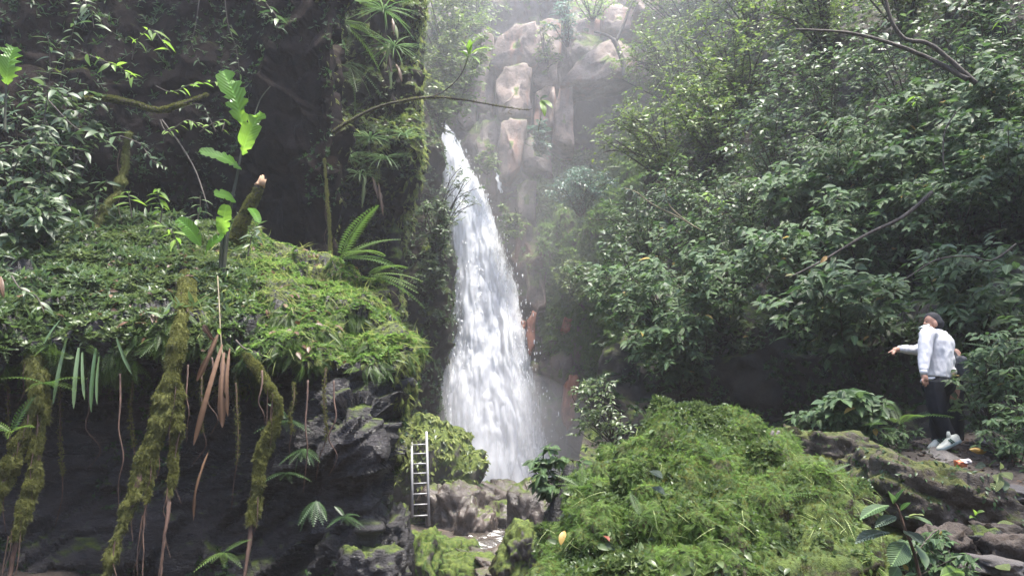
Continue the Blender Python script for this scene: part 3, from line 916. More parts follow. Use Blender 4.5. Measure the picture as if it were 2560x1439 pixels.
# ------------------------------------------------------------------ rocks
ROCKS = {}
def rock(px, py, d, r, seed, mat, label, sub=5, name='rock', cat='rock', group=None, **kw):
    c = P(px, py, d)
    V, T = rock_shape(c, r, seed, sub, **kw)
    org = np.array([c[0], c[1], V[:, 2].min()])
    o = obj(name, mesh_np(name, V - org, T), M[mat], None, org)
    tag(o, label, cat, group)
    ROCKS[label] = (o, V, T, org)
    return o, V, T, org
rock(1080, 1225, 24.6, (1.25, 1.3, 1.8), 3, 'moss_rock', 'tall mossy outcrop standing behind the ladder', tilt=(0, 0.35), boxy=0.3, fac=0.3)
rock(1135, 1305, 23.0, (0.85, 0.8, 1.0), 5, 'wet_rock', 'smooth brown boulder beside the foot of the ladder', boxy=0.4, fac=0.3)
rock(1180, 1345, 22.0, (0.55, 0.7, 0.9), 6, 'wet_rock', 'pale scoured rock rib below the brown boulder', boxy=0.3, fac=0.35, tilt=(0, 0.3))
rock(1265, 1275, 27.0, (1.35, 1.0, 0.85), 8, 'wet_rock', 'broad wet rock ledge at the foot of the waterfall', boxy=0.5, fac=0.34, ffreq=1.8)
rock(1225, 1238, 27.6, (0.6, 0.6, 0.42), 9, 'wet_rock', 'small dark rock on the ledge against the white water', boxy=0.5, fac=0.3)
rock(1310, 1262, 27.2, (0.75, 0.7, 0.6), 10, 'wet_rock', 'grey rock on the ledge nearest the falling water', boxy=0.5, fac=0.3)
rock(1275, 1355, 23.5, (1.15, 0.9, 1.0), 11, 'wet_rock', 'dark wet rock face the stream slides over', boxy=0.5, fac=0.36, ffreq=1.6)
rock(1350, 1330, 21.0, (0.7, 0.9, 1.1), 12, 'wet_rock', 'dark rock at the far side of the stream below the fall', boxy=0.5, fac=0.3)
rock(1105, 1408, 15.0, (0.62, 0.6, 0.45), 14, 'moss_rock', 'rounded mossy boulder in the stream bed below the ladder', boxy=0.2, fac=0.2)
rock(1165, 1440, 13.4, (0.55, 0.5, 0.35), 15, 'moss_rock', 'low mossy boulder at the bottom edge by the stream', boxy=0.25, fac=0.2)
rock(1225, 1425, 14.4, (0.55, 0.5, 0.3), 16, 'wet_rock', 'flat wet grey rock in front of the stream pool', boxy=0.5, fac=0.36, ffreq=2.0)
rock(1270, 1452, 13.0, (0.5, 0.5, 0.28), 17, 'wet_rock', 'dark wet stone at the edge of the foaming water', boxy=0.5, fac=0.36, ffreq=2.0)
rock(1025, 1430, 13.0, (0.42, 0.6, 0.62), 18, 'moss_rock', 'mossy rock shoulder under the prow of the dark bank', boxy=0.35, fac=0.3)
rock(965, 1360, 10.2, (0.28, 0.4, 0.42), 19, 'basalt', 'dark square rock wedged under the prow of the bank', boxy=0.5, fac=0.34)
rock(930, 1445, 9.4, (0.35, 0.4, 0.34), 20, 'basalt', 'dark rock at the bottom edge under the bank', boxy=0.4, fac=0.3)
rock(1408, 1370, 7.2, (0.2, 0.45, 0.7), 21, 'basalt', 'dark leaning rock slab beside the big moss boulder', boxy=0.4, fac=0.3, tilt=(0, 0.28))
rock(1300, 1400, 11.5, (0.3, 0.5, 0.45), 23, 'moss_rock', 'small mossy rock between the stream and the leaning slab', boxy=0.3, fac=0.3, tilt=(0, 0.3))
# far bank rocks near the person
rock(2050, 1150, 7.6, (0.55, 0.45, 0.25), 31, 'brown_moss', 'long mossy ridge rock behind the moss boulder', boxy=0.3, fac=0.3, tilt=(0, 0.12))
rock(2320, 1262, 6.6, (0.6, 0.5, 0.34), 32, 'brown_moss', 'big dark mossy boulder below the person', boxy=0.25, fac=0.16, tilt=(0, 0.30))
rock(2165, 1195, 7.2, (0.36, 0.35, 0.22), 33, 'brown_moss', 'brown mossy rock next to the ferns and the path', boxy=0.3, fac=0.28)
rock(2362, 1368, 5.4, (0.15, 0.15, 0.13), 34, 'path', 'brown angular stone at the side of the path', 4, boxy=0.4, fac=0.4)
rock(2440, 1372, 5.5, (0.16, 0.16, 0.13), 35, 'basalt', 'black broken stone beside the brown angular stone', 4, boxy=0.5, fac=0.45)
rock(2530, 1385, 5.2, (0.14, 0.16, 0.11), 36, 'path', 'rough brown stone at the bottom of the path', 4, boxy=0.4, fac=0.4)
rock(2490, 1340, 5.8, (0.13, 0.15, 0.09), 37, 'path', 'half buried stone on the slope of the path', 4, boxy=0.4, fac=0.4)
for (px, py, d, r, rot, tl, sd, lb) in (
        (2352, 1150, 8.45, (0.17, 0.22, 0.03), 0.3, (0.35, -0.3), 41, 'tilted grey stone slab under the person\'s shoes'),
        (2535, 1232, 7.0, (0.22, 0.2, 0.05), 0.2, (0.2, 0.1), 42, 'flat grey paving stone high on the path'),
        (2530, 1292, 6.4, (0.3, 0.22, 0.06), -0.1, (0.15, 0.1), 43, 'wide brown step stone in the middle of the path'),
        (2505, 1110, 8.6, (0.2, 0.2, 0.04), 0.4, (0.3, -0.1), 44, 'grey stone slab at the top of the path'),
        (2490, 1415, 5.0, (0.16, 0.14, 0.05), 0.5, (0.1, 0.1), 45, 'small flat stone at the bottom of the path')):
    rock(px, py, d, r, sd, 'slab', lb, 4, name='stone_slab', cat='stone', boxy=0.9, fac=0.22, fine=0.02, rot=rot, tilt=tl)

# the pale blocks of the falls cliff
def block(poly, d, thick, mat, seed, name='stone'):
    """an angular rock block whose face has the given outline (px, py), thick metres deep"""
    r = random.Random(seed)
    pts = np.array([P(x, y, d) for x, y in poly])
    c = pts.mean(0)
    loop = []
    for i in range(len(pts)):
        q0, q1 = pts[i], pts[(i + 1) % len(pts)]
        for t in (0, 0.33, 0.66):
            w = q0 * (1 - t) + q1 * t
            if t: w = w + np.array([r.uniform(-1, 1), 0, r.uniform(-1, 1)]) * 0.07
            loop.append(w)
    loop = np.array(loop)
    m = len(loop)
    ta, tb = r.uniform(-0.16, 0.16), r.uniform(-0.12, 0.2)
    rings = []
    for sc, dy in ((0.0, 0.0), (0.3, 0.0), (0.6, 0.0), (0.9, 0.0), (0.99, 0.07), (1.02, 0.5), (1.03, 1.2), (1.0, thick)):
        ring = c + (loop - c) * sc
        ring[:, 1] += dy + ((ring[:, 0] - c[0]) * ta + (ring[:, 2] - c[2]) * tb) * (1 if dy < 0.4 else 0.4)
        rings.append(ring)
    R = np.stack(rings)
    V = R.reshape(-1, 3)
    V[:, 1] -= 0.30 * facets(V * [0.9, 0.2, 0.6], seed) + 0.10 * facets(V * [2.2, 0.3, 1.4], seed + 3)
    idx = np.arange(len(V)).reshape(len(R), m)
    nx = np.roll(idx, -1, 1)
    qd = np.stack([idx[:-1], nx[:-1], nx[1:], idx[1:]], -1).reshape(-1, 4)
    T = np.concatenate([qd[:, [0, 1, 2]], qd[:, [0, 2, 3]]])
    return obj(name, mesh_np(name, V, T, False), M[mat], FALLS_CLIFF)
block([(1405, 202), (1440, 150), (1500, 105), (1550, 90), (1590, 120), (1600, 170), (1560, 188), (1480, 205)], 34.0, 3.4, 'pale_rock', 101)
block([(1245, 275), (1240, 200), (1262, 168), (1310, 150), (1330, 165), (1322, 230), (1332, 262), (1326, 290), (1290, 292), (1250, 286)], 34.1, 3.2, 'pale_rock', 102)
block([(1248, 440), (1245, 380), (1252, 300), (1275, 288), (1318, 296), (1310, 360), (1300, 420), (1272, 446)], 33.5, 3.0, 'pale_rock', 103)
block([(1380, 350), (1388, 260), (1400, 212), (1432, 212), (1434, 300), (1436, 372), (1405, 368)], 34.2, 3.0, 'pale_rock', 104)
block([(1222, 160), (1240, 95), (1290, 60), (1340, 50), (1350, 120), (1338, 158), (1262, 172)], 34.7, 3.2, 'pale_rock', 105)
block([(1196, 400), (1190, 340), (1205, 295), (1240, 295), (1242, 370), (1240, 410), (1215, 410)], 34.4, 2.2, 'falls_rock', 106)
block([(1436, 340), (1434, 215), (1520, 212), (1600, 200), (1605, 300), (1560, 350), (1480, 365)], 36.2, 2.0, 'ledge_cliff', 107)  # darker rock put here to stand for the shade of a recess
block([(1590, 30), (1600, -30), (1700, -40), (1720, 20), (1660, 45)], 33.6, 3.0, 'pale_rock', 108)
# more of the fractured face between the large blocks
for q, (x, y, wx, wy, d) in enumerate(((1362, 95, 34, 48, 35.2), (1366, 180, 30, 34, 35.4), (1362, 265, 22, 52, 35.2), (1208, 215, 30, 58, 35.3), (1205, 120, 28, 42, 35.8), (1632, 150, 34, 60, 34.4), (1470, 70, 40, 32, 35.6), (1545, 45, 44, 34, 35.2),
                                       (1345, 385, 34, 44, 34.8), (1222, 455, 24, 36, 34.6), (1165, 270, 26, 40, 35.4), (1315, 505, 26, 50, 34.2), (1310, 620, 22, 58, 33.4), (1345, 700, 26, 60, 32.9), (1400, 930, 30, 50, 31.9), (1375, 1030, 26, 60, 32.0), (1455, 1050, 30, 64, 31.2), (1330, 960, 20, 60, 32.6))):
    r = random.Random(900 + q)
    poly = [(x + sx * wx * r.uniform(0.75, 1.25), y + sy * wy * r.uniform(0.75, 1.25)) for sx, sy in ((1, 1), (-0.1, 1.15), (-1, 0.9), (-1.05, -0.8), (0.2, -1.1), (1, -0.9))]
    block(poly, d, 2.6, 'pale_rock' if q < 8 else 'falls_rock', 140 + q)
for sd, poly in enumerate((((1316, 800), (1330, 775), (1342, 780), (1338, 850), (1325, 892), (1318, 850)), ((1408, 1045), (1412, 960), (1425, 935), (1447, 940), (1440, 1000), (1432, 1060), (1418, 1075)),
                           ((1300, 815), (1305, 800), (1316, 805), (1313, 830)), ((1408, 820), (1412, 790), (1432, 795), (1425, 825)))):
    block(poly, (31.7, 31.0, 31.9, 31.2)[sd], 1.5, 'orange_rock', 120 + sd)

# ------------------------------------------------------------------ ladder
lad = empty('ladder', P(1052, 1310, 21.6))
tag(lad, 'aluminium ladder leaning against the mossy rock under the bank', 'ladder')
LO = np.array(lad.location)
la0, la1 = P(1031, 1293, 21.6), P(1029, 1093, 22.0)
lb0, lb1 = P(1073, 1312, 21.6), P(1066, 1078, 22.1)
for a0, a1 in ((la0, la1), (lb0, lb1)):
    b = Bag()
    tube(b, [a0, a0 * 0.5 + a1 * 0.5, a1], 0.038, 8)
    b.build('rail', M['metal'], lad, LO)
for py in (1111, 1134, 1160, 1184, 1209, 1235, 1261, 1288):
    f = (1312 - py) / (1312 - 1078.0)
    q1 = lb0 + (lb1 - lb0) * f
    g = (q1[2] - 0.02 - la0[2]) / (la1[2] - la0[2])
    q0 = la0 + (la1 - la0) * g
    b = Bag()
    tube(b, [q0, (q0 + q1) / 2, q1], 0.02, 8)
    b.build('rung', M['metal'], lad, LO)

# ------------------------------------------------------------------ the moss boulder
mound = [
    [(1350, 1420, 6.2), (1345, 1395, 5.4), (1337, 1420, 5.0), (1333, 1450, 4.8), (1333, 1495, 4.7), (1333, 1640, 4.6)],
    [(1418, 1300, 6.6), (1402, 1225, 5.7), (1396, 1280, 5.1), (1386, 1350, 4.8), (1382, 1430, 4.6), (1382, 1640, 4.45)],
    [(1510, 1180, 6.9), (1480, 1112, 6.0), (1490, 1180, 5.3), (1480, 1270, 4.85), (1470, 1380, 4.55), (1470, 1640, 4.3)],
    [(1610, 1120, 7.1), (1585, 1060, 6.2), (1590, 1120, 5.4), (1590, 1230, 4.85), (1590, 1360, 4.5), (1590, 1640, 4.2)],
    [(1710, 1100, 7.2), (1700, 1032, 6.3), (1700, 1100, 5.5), (1700, 1220, 4.9), (1700, 1350, 4.5), (1700, 1640, 4.2)],
    [(1810, 1105, 7.2), (1800, 1048, 6.3), (1800, 1110, 5.5), (1800, 1220, 4.95), (1800, 1350, 4.5), (1800, 1640, 4.2)],
    [(1910, 1120, 7.1), (1895, 1070, 6.2), (1900, 1125, 5.5), (1900, 1230, 5.0), (1900, 1350, 4.6), (1900, 1640, 4.3)],
    [(2010, 1160, 6.9), (2000, 1125, 6.1), (2000, 1170, 5.5), (2000, 1260, 5.1), (2000, 1370, 4.75), (2000, 1640, 4.4)],
    [(2110, 1220, 6.7), (2090, 1178, 6.0), (2095, 1220, 5.6), (2100, 1300, 5.2), (2100, 1400, 4.9), (2100, 1640, 4.6)],
    [(2200, 1290, 6.5), (2180, 1240, 6.0), (2185, 1275, 5.7), (2190, 1345, 5.4), (2190, 1430, 5.1), (2190, 1640, 4.8)],
    [(2270, 1400, 6.6), (2250, 1340, 6.2), (2260, 1370, 6.0), (2270, 1420, 5.7), (2270, 1480, 5.4), (2270, 1640, 5.2)],
]
moss_boulder = Patch(PP(mound), 170, 110, lambda p: 0.10 * fbm(p * 1.4, 2, 95) + 0.34 * np.minimum(np.abs(vnoise(p * 2.3, 96)), 0.5) + 0.14 * np.abs(vnoise(p * 5.5, 98)) + 0.03 * fbm(p * 9, 3, 97) - 0.19)
MB_ORG = P(1750, 1439, 5.2)
mb = moss_boulder.build('moss_boulder', M['moss_mound'], origin=MB_ORG)
tag(mb, 'big rounded boulder thickly covered in bright green moss', 'boulder')
MB_ORG = np.array(mb.location)

HERB_S = sprig_template(6, 31, 1.0, 0.42, 1.3)
def tuft_frames(p, n, up=0.5, jit=0.5, down=0.0):
    """fronds leaving the surface, nodding outwards"""
    k = len(p)
    out = norm(n + rng.normal(size=(k, 3)) * jit + np.array([0, 0, up]))
    tan = norm(np.cross(out, rand_dirs(k)))
    return out, tan

def moss_cover(bag, p, n, tp, smin, smax, lift=0.35, droop=0.35, jit=0.35, pat=2.0, seed=0):
    """small fronds that lie outwards and downhill on a surface"""
    k = len(p)
    g = np.array([0, 0, -1.0]) - n * (n @ np.array([0, 0, -1.0]))[:, None]
    fwd = norm(norm(g + rand_dirs(k) * 1.1) * (1 - lift) + n * lift + rng.normal(size=(k, 3)) * jit * 0.5)
    nor = norm(n + np.array([0, 0, 0.5]) + rng.normal(size=(k, 3)) * jit)
    B = frames(nor, fwd)
    v = 0.5 + 0.5 * fbm(p * pat, 3, seed)
    s = smin + (smax - smin) * np.clip(0.6 * v + 0.4 * rng.random(k), 0, 1)
    instances(bag, tp, p, B, s, np.clip(0.6 * v + 0.4 * rng.random(k), 0.0, 0.99))

# thick fern moss on the boulder; brown bald moss low on its right shoulder
def mb_keep(p, n):
    q = unP(p)
    bald = (q[:, 0] > 1930) & (q[:, 1] > 1225 + (2150 - q[:, 0]) * 0.1) & (rng.random(len(p)) > 0.06 + 0.3 * (fbm(p * 3, 3, 8) > 0.25))
    clump = (fbm(p * 2.6, 3, 12) > -0.45) | (rng.random(len(p)) < 0.25)
    return inview(p, 160) & ~bald & clump
p, n = moss_boulder.pick(42000, mb_keep)
b = Scatter()
sel = fbm(p * 2.1, 3, 61) + 0.35 * rng.normal(size=len(p))
k_ = sel > -0.15
moss_cover(b, p[k_], n[k_], FERN_S, 0.02, 0.062, lift=0.62, jit=0.75, pat=4.5, seed=5)
tag(b.build('moss', M['moss_frond'], mb, MB_ORG), kind='stuff')
b = Scatter()
k_ = (sel <= -0.15) & (sel > -0.6)
moss_cover(b, p[k_], n[k_], FERN_S, 0.025, 0.075, lift=0.55, jit=0.75, pat=4.5, seed=6)
tag(b.build('moss', M['fern'], mb, MB_ORG), kind='stuff')
b = Scatter()
k_ = sel <= -0.6
moss_cover(b, p[k_], n[k_], HERB_S, 0.025, 0.06, lift=0.6, jit=0.7, pat=4.5, seed=7)
tag(b.build('small_leaves', M['herb'], mb, MB_ORG), kind='stuff')
p, n = moss_boulder.pick(9000, lambda p, n: inview(p, 120))
b = Scatter()
moss_cover(b, p, n, sprig_template(5, 3), 0.014, 0.035, lift=0.8, seed=9)
tag(b.build('moss', M['moss_dull'], mb, MB_ORG), kind='stuff')
# broader leaves and pale grass blades in the moss
p, n = moss_boulder.pick(700, lambda p, n: inview(p, 60) & (np.abs(unP(p)[:, 0] - 1650) < 330) & (fbm(p * 2, 2, 33) > 0.05))
b = Scatter()
moss_cover(b, p, n, LEAF8, 0.04, 0.09, lift=0.5, jit=0.6, seed=13)
tag(b.build('small_leaves', M['herb'], mb, MB_ORG), kind='stuff')
p, n = moss_boulder.sample(700, lambda p, n: inview(p, 60) & (fbm(p * 1.8, 2, 44) > 0.2))
b = Scatter()
moss_cover(b, p, n, GRASS, 0.08, 0.2, lift=0.7, jit=0.5, seed=14)
tag(b.build('grass', M['leaf_pale'], mb, MB_ORG), kind='stuff')

# moss on the other rocks
def rock_moss(label, count, mat, smin, smax, nz=0.2, tp=None, name='moss'):
    o, V, T, org = ROCKS[label]
    p, n = tri_sample(V, T, count, lambda p, n: (n[:, 2] > nz + 0.5 * fbm(p * 1.5, 2, 3)) & (n[:, 1] < 0.6))
    b = Scatter()
    moss_cover(b, p, n, tp or FERN_S, smin, smax, lift=0.45, seed=len(label))
    if not b.empty():
        tag(b.build(name, M[mat], o, org), kind='stuff')
rock_moss('tall mossy outcrop standing behind the ladder', 5200, 'moss_lit', 0.08, 0.22, 0.0, LEAF8)
rock_moss('tall mossy outcrop standing behind the ladder', 1800, 'herb', 0.10, 0.24, -0.2, LEAF8, 'small_leaves')
rock_moss('rounded mossy boulder in the stream bed below the ladder', 2200, 'moss_frond', 0.06, 0.14, 0.0)
rock_moss('low mossy boulder at the bottom edge by the stream', 1500, 'moss_frond', 0.05, 0.12, 0.1)
rock_moss('mossy rock shoulder under the prow of the dark bank', 2200, 'moss_frond', 0.06, 0.16, -0.1)
rock_moss('small mossy rock between the stream and the leaning slab', 900, 'moss_dull', 0.05, 0.1, 0.0)
rock_moss('long mossy ridge rock behind the moss boulder', 2600, 'moss_frond', 0.025, 0.06, 0.2)
rock_moss('big dark mossy boulder below the person', 1500, 'fern_dark', 0.02, 0.06, -0.2, LEAF8)
rock_moss('big dark mossy boulder below the person', 3200, 'moss_dull', 0.02, 0.05, 0.15)
rock_moss('brown mossy rock next to the ferns and the path', 900, 'moss_dull', 0.03, 0.06, 0.2)

# ------------------------------------------------------------------ leaves of a size one can pick apart
def hero_leaf(base, tip, width, nhint, mat, parent, org, name='leaf', prof=None, stations=10, sag=0.12, fold=0.18, torn=0, seed=0, curl=0.0, label=None):
    """one leaf from base to tip (world points), with its own curve, fold and torn edge"""
    r = random.Random(seed)
    base, tip = np.asarray(base, float), np.asarray(tip, float)
    ax = tip - base
    Ln = np.linalg.norm(ax)
    y = ax / Ln
    z = np.asarray(nhint, float)
    z = norm(z - (z @ y) * y)
    x = np.cross(y, z)
    prof = prof or [(0, 0.06), (0.12, 0.55), (0.3, 0.95), (0.5, 1.0), (0.7, 0.82), (0.88, 0.42), (1, 0.03)]
    ts = np.linspace(0, 1, stations)
    hw = np.interp(ts, [q[0] for q in prof], [q[1] for q in prof]) * width / 2
    cols = (-1, -0.5, 0, 0.5, 1)
    V, L = [], []
    for i, t in enumerate(ts):
        bend = sag * Ln * (math.sin(math.pi * t) if sag > 0 else 0)
        for c in cols:
            h = hw[i]
            if torn and abs(c) == 1 and r.random() < torn:
                h *= 0.25 + 0.5 * r.random()
            w = c * h
            q = base + y * (Ln * t + (abs(c) * h * 0.25)) + x * w * math.cos(curl * abs(c)) + z * (bend + fold * abs(w) - curl * abs(w) * abs(c) + 0.03 * width * r.uniform(-1, 1) * abs(c))
            V.append(q)
            L.append((w / max(Ln, 1e-6), t, 0))
    T = grid_tris(stations, 5)
    me = mesh_np(name, np.array(V) - org, T, True, {'tint': np.full(len(V), r.random()), 'luv': np.array(L)})
    o = obj(name, me, mat, parent)
    if label: o['label'] = label
    return o

def stem_part(parent, org, pts, r, mat, name='stem', n=16, sides=6):
    b = Bag()
    tube(b, curve(pts, n), r, sides, 0.5, 0.1)
    return b.build(name, mat, parent, org)

TOCAM = lambda p: norm(CAM - np.asarray(p))

def leafy_stem(name, label, cat, pts, nleaf, size, mat, stem_r=0.008, group=None, spread=1.0, template=LEAF_LANCE_H, start=0.25, seed=0, smat='bark', whorl=False, down=0.5, shared=None):
    """a thin stem through pts carrying nleaf leaves, each an object"""
    r = np.random.default_rng(seed + 500)
    pts = [np.asarray(q, float) for q in pts]
    root = empty(name, pts[0])
    tag(root, label, cat, group)
    org = np.array(root.location)
    c = curve(pts, 24)
    b = Bag()
    tube(b, c, np.linspace(stem_r, stem_r * 0.4, 24), 6, 0.5)
    b.build('stem', M[smat], root, org)
    me = shared or mesh_np('leaf', template[0], template[1], True, {'luv': template[2], 'tint': np.zeros(len(template[0]))})
    if not me.materials: me.materials.append(M[mat])
    for k in range(nleaf):
        t = start + (1 - start) * (k + 0.5 * r.random()) / nleaf
        if whorl: t = 1 - (1 - start) * r.random() ** 2
        p = c[min(23, int(t * 23))]
        tg = norm(c[min(23, int(t * 23) + 1)] - c[max(0, int(t * 23) - 1)])
        a = k * 2.4 + r.random()
        side = norm(np.cross(tg, [0.3, 0.2, 1.0]))
        oth = np.cross(tg, side)
        d = norm(tg * 0.5 + (side * math.cos(a) + oth * math.sin(a)) * spread + np.array([0, -0.25, -down * r.random()]))
        nrm = norm(np.array([0.1, -0.35, 0.9]) + r.normal(size=3) * 0.3)
        B = frames(nrm[None], d[None])[0]
        s = size * (0.65 + 0.5 * r.random())
        o = bpy.data.objects.new('leaf', me)
        COL.objects.link(o)
        o.parent = root
        o.matrix_local = Matrix.Translation(Vector(p - org)) @ Matrix((B * s).tolist()).to_4x4()
    return root

# ------------------------------------------------------------------ cover of the near bank
def bank_px(p):
    return unP(p)
def bk(lo, hi, nzmin, freq=1.5, thr=-0.6, seed=1):
    def f(p, n):
        q = unP(p)
        lip = n[:, 2] > nzmin + 0.35 * fbm(p * 1.1, 3, seed)
        return (q[:, 0] > lo) & (q[:, 0] < hi) & lip & (q[:, 1] < 980 - 70 * (q[:, 0] > 660)) & (fbm(p * freq, 3, seed + 5) > thr) & inview(p, 200)
    return f
ROSETTE = None
def cluster(tp, n, seed, spread=1.0, tiltlo=0.5, tilthi=1.3):
    """n leaves of a template leaving one point in all directions"""
    r = np.random.default_rng(seed)
    V, T, L, m = [], [], [], 0
    for k in range(n):
        a = 2 * math.pi * (k + 0.6 * r.random()) / n
        tl = r.uniform(tiltlo, tilthi)
        y = np.array([math.cos(a) * math.sin(tl), math.sin(a) * math.sin(tl), math.cos(tl)])
        z = norm(np.array([0, 0, 1.0]) - y * y[2] + 1e-3)
        x = np.cross(y, z)
        s = 0.6 + 0.4 * r.random()
        W = (tp[0] * s) @ np.stack([x, y, z])
        V.append(W); T.append(tp[1] + m); L.append(tp[2]); m += len(W)
    return np.concatenate(V), np.concatenate(T), np.concatenate(L)
HERB5 = cluster(LEAF4, 5, 1)
HERB6 = cluster(LEAF_LANCE, 4, 2)
def plant_cover(bag, p, n, tp, smin, smax, up=0.6, jit=0.45, seed=0, pat=1.6):
    k = len(p)
    z = norm(n + np.array([0, 0, up]) + rng.normal(size=(k, 3)) * jit)
    B = frames(z, rand_dirs(k))
    v = np.clip(0.5 + 0.6 * fbm(p * pat, 3, seed), 0, 1)
    s = smin + (smax - smin) * np.clip(0.5 * v + 0.5 * rng.random(k), 0, 1)
    instances(bag, tp, p, B, s, np.clip(0.55 * v + 0.44 * rng.random(k), 0, 0.99))

b = Scatter()
p, n = near_bank.pick(16000, bk(-300, 620, 0.0, seed=3))
plant_cover(b, p, n, HERB5, 0.06, 0.14, seed=4)
tag(b.build('small_leaves', M['herb'], bank_o, BANK_ORG), kind='stuff')
b = Scatter()
p, n = near_bank.pick(9000, bk(560, 1120, -0.1, seed=6))
plant_cover(b, p, n, HERB5, 0.05, 0.11, seed=7)
tag(b.build('small_leaves', M['moss_frond'], bank_o, BANK_ORG), kind='stuff')
b = Scatter()
p, n = near_bank.pick(21000, bk(480, 1120, -0.15, seed=8))
moss_cover(b, p, n, FERN_S, 0.05, 0.13, lift=0.5, seed=15)
tag(b.build('moss', M['moss_lit'], bank_o, BANK_ORG), kind='stuff')  # sunny end of the bank gets the moss with sunlight in its colour
b = Scatter()
p, n = near_bank.pick(3000, bk(-300, 800, -0.1, seed=9))
moss_cover(b, p, n, FERN_S, 0.08, 0.2, lift=0.5, seed=16)
tag(b.build('moss', M['fern'], bank_o, BANK_ORG), kind='stuff')
# fringe of moss on the prow edge and rock face
def prow(p, n):
    q = unP(p)
    return (q[:, 0] > 985) & (q[:, 1] > 800) & (q[:, 1] < 1150 + 120 * rng.random(len(p))) & (n[:, 0] > 0.25) & (p[:, 1] < 14)
b = Scatter()
p, n = near_bank.sample(60000, prow)
p, n = p[:5200], n[:5200]
moss_cover(b, p, n, FERN_S, 0.05, 0.14, lift=0.5, seed=17)
tag(b.build('moss', M['moss_lit'], bank_o, BANK_ORG), kind='stuff')
# ragged fringe hanging off the lip
b = Scatter()
p, n = near_bank.pick(5200, lambda p, n: (unP(p)[:, 1] > 780) & (unP(p)[:, 1] < 950 - 25 * (unP(p)[:, 0] > 660) + 50 * fbm(p * 2, 2, 3)) & (n[:, 2] > -0.55) & (n[:, 2] < 0.45) & inview(p, 150) & (fbm(p * 1.4, 3, 28) > -0.35))
moss_cover(b, p, n, FERN, 0.10, 0.30, lift=0.22, jit=0.5, seed=19)
tag(b.build('fern_fringe', M['fern'], bank_o, BANK_ORG), kind='stuff')
b = Scatter()
p, n = near_bank.pick(1600, bk(-300, 640, 0.1, thr=0.0, seed=29))
plant_cover(b, p, n, HERB6, 0.12, 0.30, seed=20)
tag(b.build('broad_herbs', M['leaf_mid'], bank_o, BANK_ORG), kind='stuff')
b = Scatter()
p, n = near_bank.pick(3600, bk(500, 1120, 0.1, thr=-0.2, seed=39))
moss_cover(b, p, n, GRASS, 0.12, 0.3, lift=0.75, jit=0.6, seed=21)
tag(b.build('grass', M['moss_lit'], bank_o, BANK_ORG), kind='stuff')
# brown litter caught in the growth
b = Scatter()
p, n = near_bank.pick(420, bk(-200, 900, 0.1, thr=-0.2, seed=49))
plant_cover(b, p + n * 0.05, n, LEAF8, 0.06, 0.16, seed=24)
tag(b.build('dead_leaf_litter', M['leaf_dead'], bank_o, BANK_ORG), kind='stuff')
# sparse growth on the shaded face
b = Scatter()
p, n = near_bank.sample(34000, lambda p, n: (unP(p)[:, 1] > 940) & (fbm(p * 1.1, 3, 71) > 0.2) & inview(p, 100))
plant_cover(b, p[:7000], n[:7000], HERB5, 0.03, 0.10, seed=18)
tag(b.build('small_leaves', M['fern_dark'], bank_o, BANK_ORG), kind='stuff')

# ------------------------------------------------------------------ hanging mossy roots
SPRIG = sprig_template(5, 8, 1.0, 0.2)
def hanging_root(label, pts, radii, moss_len=0.6, tail=True, count=2600, mat='moss_dull', fuzz=(0.02, 0.055)):
    w = [P(*q) for q in pts]
    root = empty('hanging_root', w[-1])
    tag(root, label, 'root', 'mossy roots hanging off the near bank')
    org = np.array(root.location)
    c = curve(w, 60)
    c = c + 0.02 * np.stack([fbm(c * 2.5 + s, 3, 5 + s) for s in range(3)], 1)
    R = np.interp(np.linspace(0, 1, 60), np.linspace(0, 1, len(radii)), radii)
    b = Bag()
    tube(b, c, R * np.where(np.linspace(0, 1, 60) < moss_len, 0.5, 0.8), 10, 0.5, 0.35, 3)
    b.build('bark', M['bark_red'], root, org)
    b = Bag()
    m = int(60 * moss_len)
    tube(b, c[:m], R[:m] * (0.8 + 0.35 * fbm(c[:m] * 2.4, 3, 77)), 14, 0.4, 0.55, 8)
    V, T = b.V[0], b.T[0]
    b.A[0] = np.clip(0.5 + 0.5 * fbm(V * 4, 3, 2), 0, 0.99)
    p, n = tri_sample(V, T, count * 2, lambda p, n: n[:, 1] < 0.5)
    b1, b2, bb = Scatter(), Scatter(), Bag()
    half = rng.random(len(p)) < 0.65
    moss_cover(b1, p[half], n[half], SPRIG, fuzz[0], fuzz[1], lift=0.7, seed=22)
    moss_cover(b2, p[~half], n[~half], FERN_S, fuzz[0] * 1.3, fuzz[1] * 1.5, lift=0.45, seed=23)
    bb.add(V, T, b.A[0])
    for x in (b1, b2, bb): tag(x.build('moss', M[mat], root, org), kind='stuff')
    if tail:
        for k in range(6):
            i = rng.integers(8, 50)
            s0 = c[i] + rng.normal(size=3) * R[i] * 0.5 + [0, -R[i], 0]
            ln = 0.25 + 0.6 * rng.random()
            w_ = [s0 + np.array([rng.normal() * 0.04 * t, -0.02 * t, -ln * t]) for t in (0, 0.35, 0.7, 1.0)]
            sb = Bag(); tube(sb, curve(w_, 14), [0.008, 0.006, 0.004, 0.002], 4, 0.5, cap=False); sb.build('rootlet', M['bark_red'], root, org)
hanging_root('thick moss-wrapped root slanting down in front of the dark bank', [(470, 690, 10.2), (462, 745, 9.5), (448, 830, 8.85), (428, 930, 8.7), (405, 1030, 8.6), (360, 1160, 8.5), (318, 1280, 8.4), (280, 1380, 8.3), (258, 1460, 8.25)], [0.10, 0.12, 0.13, 0.115, 0.10, 0.085, 0.075, 0.07, 0.06], 0.99, count=4200)
